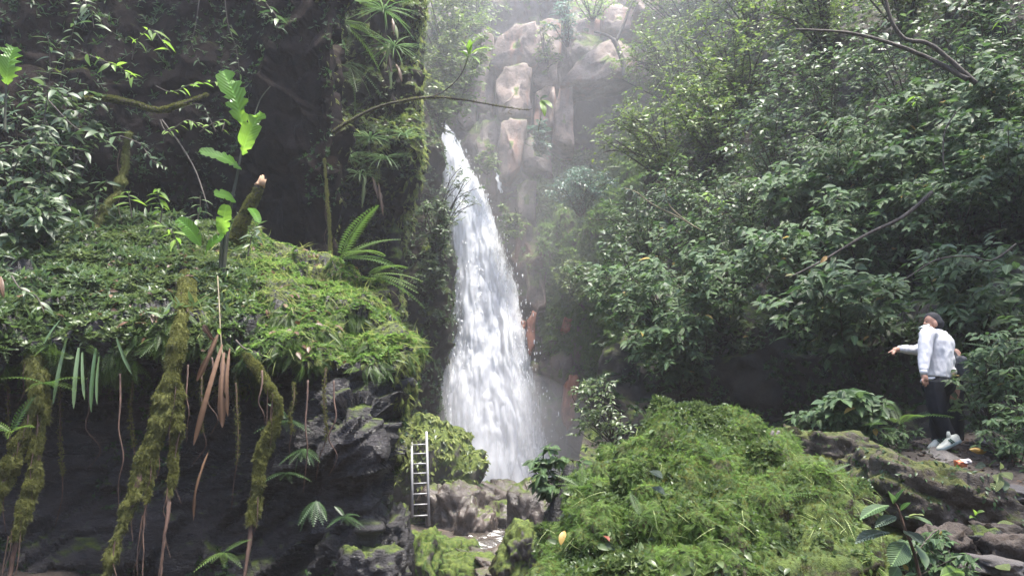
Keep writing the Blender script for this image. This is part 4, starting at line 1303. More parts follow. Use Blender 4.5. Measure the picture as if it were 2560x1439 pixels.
hanging_root('mossy rootlet ending in a bare red strand beside the thick root', [(440, 960, 8.72), (442, 1060, 8.66), (432, 1180, 8.6), (415, 1300, 8.5), (396, 1450, 8.45)], [0.07, 0.055, 0.04, 0.024, 0.016], 0.62)
hanging_root('thin curling rootlet between the thick root and the bare strand', [(418, 1030, 8.6), (392, 1120, 8.55), (372, 1210, 8.5), (358, 1330, 8.45), (350, 1460, 8.4)], [0.045, 0.035, 0.022, 0.010, 0.007], 0.6, count=1000)
hanging_root('yellow mossy root leaning out at the picture edge', [(70, 800, 9.4), (80, 880, 8.75), (92, 960, 8.6), (80, 1040, 8.5), (40, 1130, 8.4), (0, 1230, 8.3), (-50, 1330, 8.2)], [0.07, 0.085, 0.085, 0.08, 0.075, 0.07, 0.06], 0.99, count=2600)
hanging_root('mossy root running down beside the one at the edge', [(100, 860, 9.3), (98, 930, 8.75), (100, 1040, 8.6), (94, 1140, 8.5), (72, 1240, 8.4), (45, 1340, 8.35), (15, 1460, 8.3)], [0.06, 0.07, 0.075, 0.075, 0.07, 0.045, 0.02], 0.85, count=2400)
hanging_root('knotted mossy root bending over the lip above the hanging ferns', [(580, 840, 9.9), (605, 880, 9.3), (650, 935, 9.1), (692, 1000, 9.0), (688, 1050, 9.0), (660, 1110, 9.0), (642, 1210, 8.95), (628, 1330, 8.9), (608, 1460, 8.8)], [0.03, 0.035, 0.045, 0.05, 0.07, 0.07, 0.06, 0.035, 0.016], 0.85, count=2600)
for q, (pts, lb) in enumerate((
        ([(830, 650, 14.2), (822, 560, 14.4), (818, 480, 14.5), (812, 400, 14.6)], 'thin mossy vine climbing the corner of the dark cliff'),
        ([(232, 620, 11.6), (250, 540, 12), (300, 470, 12.4), (322, 330, 12.6)], 'mossy upright trunk among the shrubs against the dark cliff'))):
    w = pts[::-1]
    hanging_root(lb, w, [0.018, 0.02, 0.022, 0.025] if q == 0 else [0.05, 0.065, 0.07, 0.08], 0.99, count=1000)

# thin bare roots dangling in front of the dark face
for k in range(14):
    x0, y0 = (150, 300, 330, 470, 505, 530, 590, 655, 735, 770, 815, 835, 20, 220)[k], 880 + 90 * rng.random()
    dd = 8.75 + 0.5 * rng.random()
    y1 = y0 + 120 + 260 * rng.random()
    root = empty('hanging_root', P(x0, y1, dd)); tag(root, '%s thin dangling rootlet on the dark bank, counted from the picture edge' % ('second fourth fifth sixth seventh eighth ninth tenth eleventh twelfth thirteenth fourteenth first third'.split()[k]), 'root', 'thin rootlets dangling off the bank'); org = np.array(root.location)
    w_ = [P(x0 + 12 * rng.normal() * t, y0 + (y1 - y0) * t, dd - 0.1 * math.sin(3 * t)) for t in np.linspace(0, 1, 6)]
    sb = Bag(); tube(sb, curve(w_, 24), [0.013, 0.011, 0.008, 0.004], 5, 0.5, 0.2); sb.build('bark', M['bark_red'], root, org)
    if k % 2 == 0:
        c_ = curve(w_, 40); s_ = Scatter(); pp = np.repeat(c_[:26], 10, 0) + rng.normal(size=(260, 3)) * 0.012
        moss_cover(s_, pp, norm(rng.normal(size=(260, 3)) + [0, -1.0, 0]), SPRIG, 0.015, 0.045, lift=0.6, seed=41); tag(s_.build('moss', M['moss_dull'], root, org), kind='stuff')

# mossy limb across the shrubs
def limb(name, label, pts, radii, mossy=900, mat='bark', mmat='moss_dull', fuzz=(0.03, 0.08)):
    w = [P(*q) for q in pts]
    root = empty(name, w[0])
    tag(root, label, 'branch')
    org = np.array(root.location)
    c = curve(w, 50)
    R = np.interp(np.linspace(0, 1, 50), np.linspace(0, 1, len(radii)), radii)
    b = Bag()
    tube(b, c, R, 8, 0.5, 0.25, 4)
    b.build('bark', M[mat], root, org)
    if mossy:
        p, n = tri_sample(b.V[0], b.T[0], mossy)
        bb = Scatter()
        moss_cover(bb, p, n, SPRIG, fuzz[0], fuzz[1], lift=0.7, seed=25)
        tag(bb.build('moss', M[mmat], root, org), kind='stuff')
    return root, c, org
limb('mossy_branch', 'mossy limb bending through the shrubs before the dark cliff', [(180, 255, 12.6), (260, 246, 12.5), (330, 258, 12.4), (395, 276, 12.4), (450, 262, 12.4), (520, 235, 12.6)], [0.045, 0.04, 0.04, 0.034, 0.025, 0.014], 1300)
limb('bare_branch', 'thin bare stem leaning from the mossy limb to the ground cover', [(405, 300, 12.2), (450, 360, 12.0), (490, 430, 11.8), (520, 520, 11.6)], [0.014, 0.013, 0.012, 0.01], 0)

# broken mossy stump
st = empty('broken_trunk', P(585, 590, 11.6))
tag(st, 'broken mossy tree trunk with a splintered pale top', 'tree trunk')
so = np.array(st.location)
c = curve([P(585, 600, 11.6), P(615, 535, 11.6), P(636, 495, 11.6), P(650, 462, 11.6)], 30)
b = Bag(); tube(b, c, np.linspace(0.10, 0.065, 30), 12, 0.5, 0.25, 9)
b.build('trunk', M['bark'], st, so)
V, T = b.V[0], b.T[0]
p, n = tri_sample(V, T, 1900, lambda p, n: p[:, 2] < P(646, 472, 11.6)[2])
bb = Scatter(); moss_cover(bb, p, n, SPRIG, 0.03, 0.07, lift=0.7, seed=26)
tag(bb.build('moss', M['moss_dull'], st, so), kind='stuff')
b = Bag()
for q in range(7):
    a = q * 0.9
    off = np.array([math.cos(a), math.sin(a), 0]) * 0.045
    e = P(655 + 8 * math.sin(q * 2.1), 438 + 9 * (q % 3), 11.6)
    tube(b, [c[-3] + off, (c[-1] + off + e) / 2, e + off * 0.6], [0.05, 0.035, 0.008], 5)
b.build('splintered_top', M['wood'], st, so)

# ------------------------------------------------------------------ banana plant, dead leaves, strap leaves
ban = empty('banana_plant', P(560, 700, 10.3))
tag(ban, 'young banana plant with torn backlit bright green leaves', 'banana plant')
bo = np.array(ban.location)
BD = 10.3
stem_part(ban, bo, [P(556, 705, BD), P(566, 600, BD), P(580, 500, BD), P(600, 400, BD), P(608, 316, BD)], [0.035, 0.03, 0.022, 0.015, 0.01], M['stem_dark'])
stem_part(ban, bo, [P(550, 690, BD), P(556, 600, BD), P(570, 530, BD)], [0.03, 0.022, 0.012], M['stem_dark'])
stem_part(ban, bo, [P(605, 385, BD), P(630, 310, BD), P(650, 250, BD), P(676, 216, BD)], [0.012, 0.01, 0.008, 0.006], M['stem_dark'])
BAN = [((608, 318), (556, 178), 0.36, 0.35), ((606, 388), (655, 282), 0.30, 0.3), ((604, 424), (498, 378), 0.22, 0.3), ((590, 505), (536, 484), 0.2, 0.1), ((502, 614), (444, 548), 0.24, 0.1),
       ((556, 590), (566, 512), 0.2, 0.1), ((622, 520), (648, 556), 0.12, 0.0), ((512, 640), (560, 590), 0.2, 0.1), ((4, 205), (48, 122), 0.34, 0.4)]
for q, (a, e, w, torn) in enumerate(BAN[:-1]):
    pa, pe = P(a[0], a[1], BD), P(e[0], e[1], BD - 0.25)
    hero_leaf(pa, pe, w, norm(np.array([0.25, -0.75, 0.45])), M['leaf_banana'], ban, bo, stations=22, torn=torn, seed=q, fold=0.12, prof=[(0, 0.1), (0.08, 0.5), (0.25, 0.9), (0.6, 1.0), (0.85, 0.85), (0.95, 0.6), (1, 0.3)])
ban2 = empty('banana_plant', P(20, 330, 9.6))
tag(ban2, 'single torn banana leaf standing upright at the picture edge', 'banana plant')
bo2 = np.array(ban2.location)
stem_part(ban2, bo2, [P(12, 330, 9.6), P(14, 260, 9.6), P(16, 205, 9.6)], [0.02, 0.015, 0.01], M['stem_dark'])
hero_leaf(P(16, 212, 9.6), P(34, 118, 9.5), 0.34, norm(np.array([0.3, -0.8, 0.3])), M['leaf_banana'], ban2, bo2, stations=20, torn=0.4, seed=31, fold=0.12, prof=[(0, 0.15), (0.1, 0.6), (0.3, 1.0), (0.8, 0.9), (1, 0.5)])
hero_leaf(P(20, 235, 9.7), P(-40, 280, 9.5), 0.34, norm(np.array([0.2, -0.5, 0.8])), M['leaf_mid'], ban2, bo2, stations=14, torn=0.2, seed=32)

dead = empty('dead_leaves', P(548, 820, 8.9))
tag(dead, 'withered brown banana leaves hanging from the lip of the bank', 'dead leaves')
do = np.array(dead.location)
b = Bag(); tube(b, curve([P(544, 690, 9.4), P(548, 760, 9.1), P(552, 840, 8.9), P(562, 960, 8.8)], 20), 0.008, 6); b.build('stem', M['bark_pale'], dead, do)
for q, (pts, w, mt) in enumerate((
        (((545, 835), (522, 905), (492, 952)), 0.075, 'leaf_dead'), (((556, 860), (530, 990), (484, 1112)), 0.07, 'leaf_dead'), (((560, 880), (548, 980), (556, 1068)), 0.10, 'leaf_dead'),
        (((575, 870), (565, 960), (570, 1040)), 0.06, 'leaf_dead'), (((535, 850), (520, 830), (508, 812)), 0.08, 'leaf_dead'), (((520, 1130), (500, 1210), (484, 1300)), 0.06, 'leaf_dead'))):
    a, m_, e = [P(x, y, 8.85 - 0.03 * q) for x, y in pts]
    hero_leaf(a, e, w, norm(np.array([0.5 - 0.2 * q, -0.9, 0.1])), M[mt], dead, do, stations=12, torn=0.10, seed=40 + q, fold=0.30, curl=0.25, sag=0.07, prof=[(0, 0.3), (0.15, 0.7), (0.5, 0.8), (0.75, 1.0), (0.92, 0.6), (1, 0.1)])
hero_leaf(P(548, 835, 8.8), P(552, 820, 8.75), 0.06, (0, -1, 0.2), M['leaf_lime'], dead, do, seed=50)

strap = empty('strap_leaved_plant', P(215, 865, 8.7))
tag(strap, 'plant with long pale strap leaves hanging over the dark recess', 'plant')
so_ = np.array(strap.location)
for q, (a, e, w) in enumerate((((165, 850), (132, 1012), 0.05), ((197, 868), (184, 1022), 0.06), ((206, 880), (212, 1000), 0.045), ((240, 870), (228, 1030), 0.06), ((248, 890), (243, 1012), 0.045), ((292, 845), (330, 935), 0.05), ((150, 800), (110, 860), 0.05))):
    hero_leaf(P(*a, 8.7), P(*e, 8.55), w * 0.85, norm(np.array([0.2 - 0.1 * q, -0.95, 0.1])), M['strap'], strap, so_, stations=12, seed=60 + q, sag=0.03, fold=0.2, prof=[(0, 0.5), (0.2, 0.8), (0.6, 1.0), (0.85, 0.8), (1, 0.05)])

# saplings and sprays before the dark cliff: a few large leaves each
SPR = [
    ('broad-leaved sprig arching down high against the dark cliff', [(330, 150, 12.2), (345, 100, 12.1), (380, 75, 12.0), (425, 130, 11.9)], 12, 0.26, 'leaf_lime'),
    ('leafy twig hanging in from the top edge at the corner', [(200, -40, 11.2), (215, 10, 11.2), (228, 30, 11.2), (235, 70, 11.1)], 10, 0.26, 'leaf_mid'),
    ('spreading branch of pale leaves over the mossy limb', [(180, 120, 11.8), (240, 145, 11.7), (300, 170, 11.6), (335, 195, 11.5)], 14, 0.25, 'leaf_lime'),
    ('leafy sapling leaning out beside the edge banana leaf', [(40, 330, 10.6), (70, 260, 10.4), (100, 215, 10.3), (150, 230, 10.2)], 12, 0.28, 'leaf_mid'),
    ('branch with long drooping leaves pointing at the mossy trunk', [(120, 250, 10.9), (190, 320, 10.8), (240, 330, 10.7), (300, 345, 10.6)], 9, 0.34, 'leaf_mid'),
    ('small leafy twig between the limb and the banana plant', [(390, 215, 12), (430, 230, 11.9), (480, 210, 11.9), (545, 205, 11.8)], 12, 0.19, 'leaf_lime'),
    ('sprig with hanging leaves at the top near the cliff corner', [(640, -30, 13.4), (670, 15, 13.3), (690, 40, 13.2), (695, 75, 13.2)], 8, 0.3, 'leaf_mid'),
    ('curled spray of light leaves beside the banana stem', [(500, 330, 11.2), (530, 310, 11.1), (560, 300, 11.1), (555, 330, 11.0)], 7, 0.17, 'leaf_lime'),
    ('low sapling with lance leaves on the back of the bank', [(400, 560, 12.0), (405, 520, 12), (395, 490, 12), (400, 470, 12)], 12, 0.24, 'leaf_lime'),
    ('upright lance-leaved seedling before the dark recess', [(330, 545, 12.2), (325, 510, 12.2), (322, 490, 12.2), (322, 478, 12.2)], 7, 0.28, 'leaf_lime'),
    ('leafy seedling behind the banana stem', [(490, 590, 11.6), (494, 550, 11.6), (500, 520, 11.6), (500, 490, 11.6)], 9, 0.24, 'leaf_mid'),
    ('bushy dark twig low at the picture edge', [(30, 480, 11.4), (60, 420, 11.3), (90, 380, 11.2), (130, 370, 11.2)], 16, 0.22, 'leaf_mid'),
    ('leafy shoot rising by the cliff foot past the stump', [(760, 690, 13), (765, 660, 13), (770, 640, 13), (775, 625, 13)], 9, 0.22, 'leaf_lime'),
    ('twig of narrow leaves in the deep shade above the recess', [(200, 400, 12.3), (170, 380, 12.2), (150, 400, 12.1), (180, 440, 12.0)], 14, 0.2, 'leaf_mid'),
    ('spray of leaves against the cliff above the stump', [(540, 330, 12.8), (520, 290, 12.7), (500, 260, 12.6), (440, 275, 12.5)], 12, 0.17, 'leaf_mid'),
    ('hanging leafy shoot on the front of the bank near the corner root', [(30, 690, 9.2), (50, 720, 9.0), (90, 740, 8.9), (110, 780, 8.8)], 10, 0.2, 'leaf_mid'),
    ('pair of drooping stems beside the withered leaves', [(590, 850, 9.2), (610, 870, 9.1), (640, 880, 9.0), (660, 890, 9.0)], 8, 0.13, 'leaf_lime'),
    ('dark twiggy shrub filling the shaded corner over the bank', [(-20, 600, 11.2), (20, 520, 11.1), (60, 470, 11.0), (120, 480, 10.9)], 18, 0.22, 'leaf_mid'),
]
SPR += [
    ('tall leafy sapling along the picture edge by the torn leaf', [(90, 420, 11.5), (110, 300, 11.4), (125, 180, 11.3), (120, 90, 11.2)], 22, 0.27, 'leaf_mid'),
    ('sapling crossing the upper corner before the cliff', [(150, 200, 11.9), (175, 110, 11.8), (190, 50, 11.7), (215, -20, 11.6)], 20, 0.25, 'leaf_mid'),
    ('leafy arm reaching from the edge above the recess', [(-30, 400, 10.8), (40, 370, 10.7), (120, 360, 10.6), (220, 380, 10.5)], 16, 0.27, 'leaf_mid'),
    ('trailing twigs with pale leaves over the mossy limb end', [(400, 300, 12.0), (420, 330, 11.9), (470, 300, 11.9), (520, 330, 11.8)], 16, 0.17, 'leaf_lime'),
    ('small leafed twig below the mossy limb', [(300, 340, 12.0), (350, 360, 12), (380, 400, 11.9), (420, 420, 11.9)], 14, 0.17, 'leaf_mid'),
    ('clump of lance leaves at the foot of the mossy trunk', [(240, 560, 11.9), (236, 520, 11.9), (250, 480, 11.8), (270, 450, 11.8)], 16, 0.23, 'leaf_mid'),
    ('fine leafed creeper hanging high on the dark cliff', [(560, -20, 14.2), (570, 60, 14.2), (590, 120, 14.2), (600, 190, 14.2)], 18, 0.2, 'leaf_mid'),
    ('ivy-like creeper on the dark cliff near the corner', [(500, -20, 14.6), (490, 60, 14.6), (480, 110, 14.6), (500, 160, 14.6)], 18, 0.18, 'leaf_mid'),
    ('bent seedling on the bank crest behind the banana stem', [(450, 640, 11), (440, 600, 11), (420, 570, 11), (380, 560, 11)], 10, 0.24, 'leaf_lime'),
    ('broad-leaved seedling on the bank near the stump', [(620, 640, 11), (625, 610, 11), (630, 590, 11), (650, 570, 11)], 9, 0.24, 'leaf_mid'),
]
for q, (lb, pts, nl, sz, mt) in enumerate(SPR):
    leafy_stem('leafy_plant', lb, 'plant', [P(*a) for a in pts], nl, sz, mt, 0.012, seed=q, group='plants before the dark cliff')

# ferns: each frond an object of its own
fern_me = {}
def fern(label, px, py, d, nf, size, mat='fern', tp=FERN, seed=0, face=None, group=None, up=0.55):
    r = np.random.default_rng(seed + 900)
    c = P(px, py, d)
    root = empty('fern', c)
    tag(root, label, 'fern', group)
    key = (id(tp), mat)
    if key not in fern_me:
        me = mesh_np('frond', tp[0], tp[1], True, {'luv': tp[2], 'tint': np.full(len(tp[0]), 0.0)})
        me.materials.append(M[mat])
        fern_me[key] = me
    for k in range(nf):
        a = 2 * math.pi * (k + 0.5 * r.random()) / nf
        dr = np.array([math.cos(a), math.sin(a), up * (0.4 + r.random())])
        if face is not None:
            dr = dr * 0.6 + np.asarray(face)
        B = frames(norm(np.array([0.0, -0.2, 1.0]) + r.normal(size=3) * 0.2)[None], norm(dr)[None])[0]
        # the frond starts along dr
        y = norm(dr); z = norm(np.array([0, -0.3, 1.0]) - y * (np.array([0, -0.3, 1.0]) @ y)); x = np.cross(y, z)
        B = np.stack([x, y, z], 1)
        o = bpy.data.objects.new('frond', fern_me[key])
        COL.objects.link(o)
        o.parent = root
        s = size * (0.7 + 0.45 * r.random())
        o.matrix_local = Matrix((B * s).tolist()).to_4x4()
    return root
FERNS = [
    ('large fern arching over the back of the bank by the cliff foot', 850, 650, 12.6, 6, 1.1, 'fern', FERN_L, (0.8, -0.3, 0.2)),
    ('greyish fern fronds drooping at the corner of the buttress', 920, 690, 12.6, 5, 1.0, 'fern', FERN_L, (0.9, -0.2, -0.1)),
    ('dark hanging fern on the rock face under the knotted root', 760, 1120, 9.0, 7, 0.28, 'fern_dark', FERN, (0, -0.5, -0.5)),
    ('hanging fern low on the dark rock face', 790, 1250, 8.9, 8, 0.3, 'fern_dark', FERN, (0.1, -0.5, -0.8)),
    ('pale fern tuft at the foot of the dark face', 860, 1290, 8.9, 9, 0.24, 'fern_dark', FERN, (0.2, -0.4, -0.2)),
    ('small green fern beside the knotted root', 715, 1180, 9.1, 6, 0.26, 'fern_dark', FERN, (0.1, -0.5, -0.3)),
    ('fern clump tucked under the lip of the bank', 720, 1050, 9.2, 7, 0.34, 'fern_dark', FERN, (0.2, -0.5, -0.2)),
    ('little fern at the bottom edge under the bank', 560, 1380, 8.5, 6, 0.3, 'fern', FERN, (0, -0.5, -0.2)),
    ('fern on the mossy root at the picture edge', 30, 1080, 8.3, 6, 0.4, 'fern', FERN, (0, -0.6, 0.1)),
    ('fern sprouting between the edge roots', 115, 960, 8.5, 5, 0.35, 'fern', FERN, (0.3, -0.6, 0)),
    ('fern hanging from the cliff above the vine', 860, 60, 19.5, 7, 1.4, 'fern', FERN_L, (0.7, -0.3, -0.4)),
    ('long-fronded fern halfway down the buttress wall', 865, 160, 19.6, 6, 1.4, 'fern', FERN_L, (0.6, -0.3, -0.6)),
    ('fern at the top of the buttress next to the dead fronds', 900, 10, 19.5, 6, 1.3, 'fern', FERN_L, (0.5, -0.3, -0.2)),
    ('small fern tuft on the upper face of the moss boulder', 1790, 1150, 5.1, 8, 0.17, 'fern', FERN, (0, -0.5, 0.2)),
    ('small fern tuft low on the moss boulder', 1600, 1290, 4.55, 8, 0.16, 'fern', FERN, (0, -0.5, 0.1)),
    ('bright fern tuft on the shoulder of the moss boulder', 2060, 1190, 5.6, 9, 0.2, 'fern', FERN, (0.1, -0.4, 0.3)),
    ('fern tuft at the stream side of the moss boulder', 1455, 1220, 5.1, 8, 0.18, 'fern', FERN, (-0.3, -0.4, 0.2)),
    ('fern tuft above the bald patch of the moss boulder', 1960, 1240, 4.95, 8, 0.17, 'fern', FERN, (0, -0.5, 0.1)),
    ('fern near the person\'s knees', 2250, 1060, 8.9, 7, 0.6, 'fern', FERN_L, (-0.2, -0.3, 0.2)),
    ('dark fern behind the mossy ridge rock', 2150, 1085, 8.8, 8, 0.5, 'fern_dark', FERN, (-0.2, -0.3, 0.2)),
    ('fern at the edge of the frame beside the person', 2545, 900, 9.0, 6, 0.6, 'fern_dark', FERN_L, (-0.5, -0.3, 0.1)),
]
for q, (lb, px, py, d, nf, sz, mt, tp, fc_) in enumerate(FERNS):
    fern(lb, px, py, d, nf, sz, mt, tp, q, fc_)

# ------------------------------------------------------------------ planted ledge of the buttress
b = Scatter()
p, n = ledge_cliff.sample(26000, lambda p, n: inview(p) & ((n[:, 2] > 0.1 + 0.3 * fbm(p * 0.8, 2, 4)) | (fbm(p * 0.7, 3, 14) > 0.35)))
plant_cover(b, p[:9000], n[:9000], HERB5, 0.08, 0.2, seed=31)
led = empty('undergrowth', P(940, 380, 19.5)); LG = np.array(led.location)
tag(led, 'mixed green undergrowth clothing the planted ledge and buttress', kind='stuff')
b.build('small_leaves', M['herb'], led, LG)
def edge_keep(p, n):
    return inview(p) & (n[:, 0] > 0.35) & (p[:, 1] < 23) & (unP(p)[:, 1] < 780)
b = Scatter()
p, n = ledge_cliff.sample(60000, edge_keep)
moss_cover(b, p[:5000], n[:5000], FERN_S, 0.1, 0.28, lift=0.5, seed=32)
p, n = dark_cliff.sample(60000, lambda p, n: inview(p) & (n[:, 0] > 0.35) & (unP(p)[:, 0] > 780) & (fbm(p * 0.9, 2, 9) > 0.0))
moss_cover(b, p[:1200], n[:1200], FERN_S, 0.06, 0.2, lift=0.5, seed=33)
b.build('moss', M['moss_lit'], led, LG)
b = Scatter()
p, n = dark_cliff.sample(30000, lambda p, n: inview(p) & (fbm(p * 0.55, 3, 19) > 0.38))
plant_cover(b, p[:3000], n[:3000], HERB5, 0.05, 0.14, seed=34)
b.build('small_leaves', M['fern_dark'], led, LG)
b = Scatter()
p, n = dark_cliff.sample(9000, lambda p, n: inview(p) & (unP(p)[:, 0] < 420))
plant_cover(b, p[:3000], n[:3000], HERB6, 0.10, 0.24, seed=35)
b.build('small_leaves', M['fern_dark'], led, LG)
STRAPS = [('bromeliad with upright strap leaves in the middle of the ledge', 925, 350, 1.0), ('strap-leaved tuft spilling over the front of the ledge', 960, 400, 0.95), ('pale strap-leaved tuft at the cliff end of the ledge', 870, 400, 0.9),
          ('strap tuft hanging under the ledge', 900, 440, 0.9), ('spiky tuft at the outer corner of the ledge', 1010, 340, 0.8), ('strap-leaved tuft near the dead twigs above the ledge', 985, 120, 1.0),
          ('long-leaved tuft at the top of the buttress', 960, 30, 1.1)]
st_me = mesh_np('leaf', STRAP[0], STRAP[1], True, {'luv': STRAP[2], 'tint': np.zeros(len(STRAP[0]))}); st_me.materials.append(M['strap'])
for q, (lb, px, py, sz) in enumerate(STRAPS):
    c = P(px, py, 18.9 if px > 830 else 14.3)
    root = empty('bromeliad', c); tag(root, lb, 'plant', 'strap-leaved tufts of the ledge')
    r = np.random.default_rng(q)
    for k in range(30):
        a = k * 2.399 + r.random() * 0.4
        dr = norm(np.array([math.cos(a), math.sin(a) - 0.35, 0.25 + 1.1 * r.random()]))
        z = norm(np.array([0, 0, 1.0]) - dr * dr[2]); x = np.cross(dr, z)
        o = bpy.data.objects.new('leaf', st_me); COL.objects.link(o); o.parent = root
        s = 0.72 * sz * (0.55 + 0.5 * r.random())
        o.matrix_local = Matrix((np.stack([x * 0.8, dr, z * 1.5], 1) * s).tolist()).to_4x4()
dt = empty('dead_fronds', P(985, 50, 19.2)); tag(dt, 'bunch of dry straw-coloured fronds hanging on the buttress', 'dead leaves'); dto = np.array(dt.location)
for q, (a, e) in enumerate((((980, 45), (985, 90)), ((975, 100), (965, 165)), ((968, 130), (980, 190)), ((985, 60), (995, 100)), ((990, 160), (1005, 205)), ((975, 160), (978, 225)), ((930, 440), (945, 500)), ((915, 430), (905, 520)), ((945, 455), (958, 540)))):
    hero_leaf(P(*a, 19.1), P(*e, 19.0), 0.12, (0.2, -1, 0.1), M['leaf_pale'] if q % 2 else M['leaf_dead'], dt, dto, seed=80 + q, stations=8, curl=0.4, torn=0.2)

# the arching bough in front of the falls
r_, c_, o_ = limb('arching_branch', 'slender mossy bough arching from the dark cliff across the waterfall', [(832, 330, 14.6), (880, 300, 14.4), (945, 268, 14.2), (1020, 250, 14.0), (1090, 243, 13.9), (1160, 250, 13.8), (1240, 264, 13.7), (1310, 274, 13.6), (1330, 272, 13.6)], [0.035, 0.03, 0.028, 0.024, 0.02, 0.016, 0.012, 0.008, 0.006], 700, 'bark', 'moss_dull', (0.015, 0.045))
w = [P(1070, 244, 13.9), P(1110, 228, 13.9), P(1150, 190, 13.8), P(1172, 140, 13.8)]
b = Bag(); tube(b, curve(w, 20), [0.014, 0.012, 0.01, 0.008], 6); b.build('side_twig', M['bark'], r_, o_)
b = Bag(); tube(b, curve([P(1310, 274, 13.6), P(1285, 272, 13.6), P(1270, 280, 13.6), P(1280, 286, 13.6)], 14), 0.006, 6); b.build('tendril', M['bark_pale'], r_, o_)
for q, (a, e) in enumerate((((1172, 140), (1150, 100)), ((1172, 140), (1195, 95)), ((1172, 140), (1225, 120)), ((1170, 145), (1145, 128)), ((1172, 140), (1200, 160)), ((1172, 138), (1175, 98)), ((1172, 142), (1190, 150)))):
    hero_leaf(P(*a, 13.8), P(*e, 13.6), 0.11, norm(np.array([0.1, -0.5, 0.8])), M['leaf_lime'], r_, o_, seed=120 + q, stations=8)
sp = empty('leafy_twig', P(1352, 240, 13.4)); tag(sp, 'pale-topped twig with two hanging lime leaves before the cliff', 'twig'); spo = np.array(sp.location)
b = Bag(); tube(b, curve([P(1345, 330, 13.5), P(1352, 290, 13.45), P(1353, 262, 13.4), P(1352, 245, 13.4)], 14), 0.006, 6); b.build('stem', M['bark_pale'], sp, spo)
for q, (a, e, mt, w) in enumerate((((1352, 250), (1362, 292), 'leaf_lime', 0.12), ((1355, 250), (1382, 272), 'leaf_lime', 0.1), ((1350, 248), (1370, 242), 'leaf_silver', 0.1), ((1350, 248), (1340, 240), 'leaf_silver', 0.08))):
    hero_leaf(P(*a, 13.4), P(*e, 13.3), w, norm(np.array([0.1, -0.9, 0.4])), M[mt], sp, spo, seed=140 + q, stations=8)

# ------------------------------------------------------------------ shrubs of the far bank
_HG = hillside.G.reshape(-1, 3)
_HN = hillside.N.reshape(-1, 3)
_HQ = unP(_HG)
_FG = falls_cliff.G.reshape(-1, 3)
_FN = falls_cliff.N.reshape(-1, 3)
_FQ = unP(_FG)
def on_surface(px, py, Q=None, G=None):
    Q = _HQ if Q is None else Q
    G = _HG if G is None else G
    k = np.argmin((Q[:, 0] - px) ** 2 + (Q[:, 1] - py) ** 2 + 0.0 * Q[:, 2])
    return G[k]
hero_me = {}
def hero_mesh(mat, tp):
    key = (mat, id(tp))
    if key not in hero_me:
        me = mesh_np('leaf', tp[0], tp[1], True, {'luv': tp[2], 'tint': np.zeros(len(tp[0]))})
        me.materials.append(M[mat])
        hero_me[key] = me
    return hero_me[key]

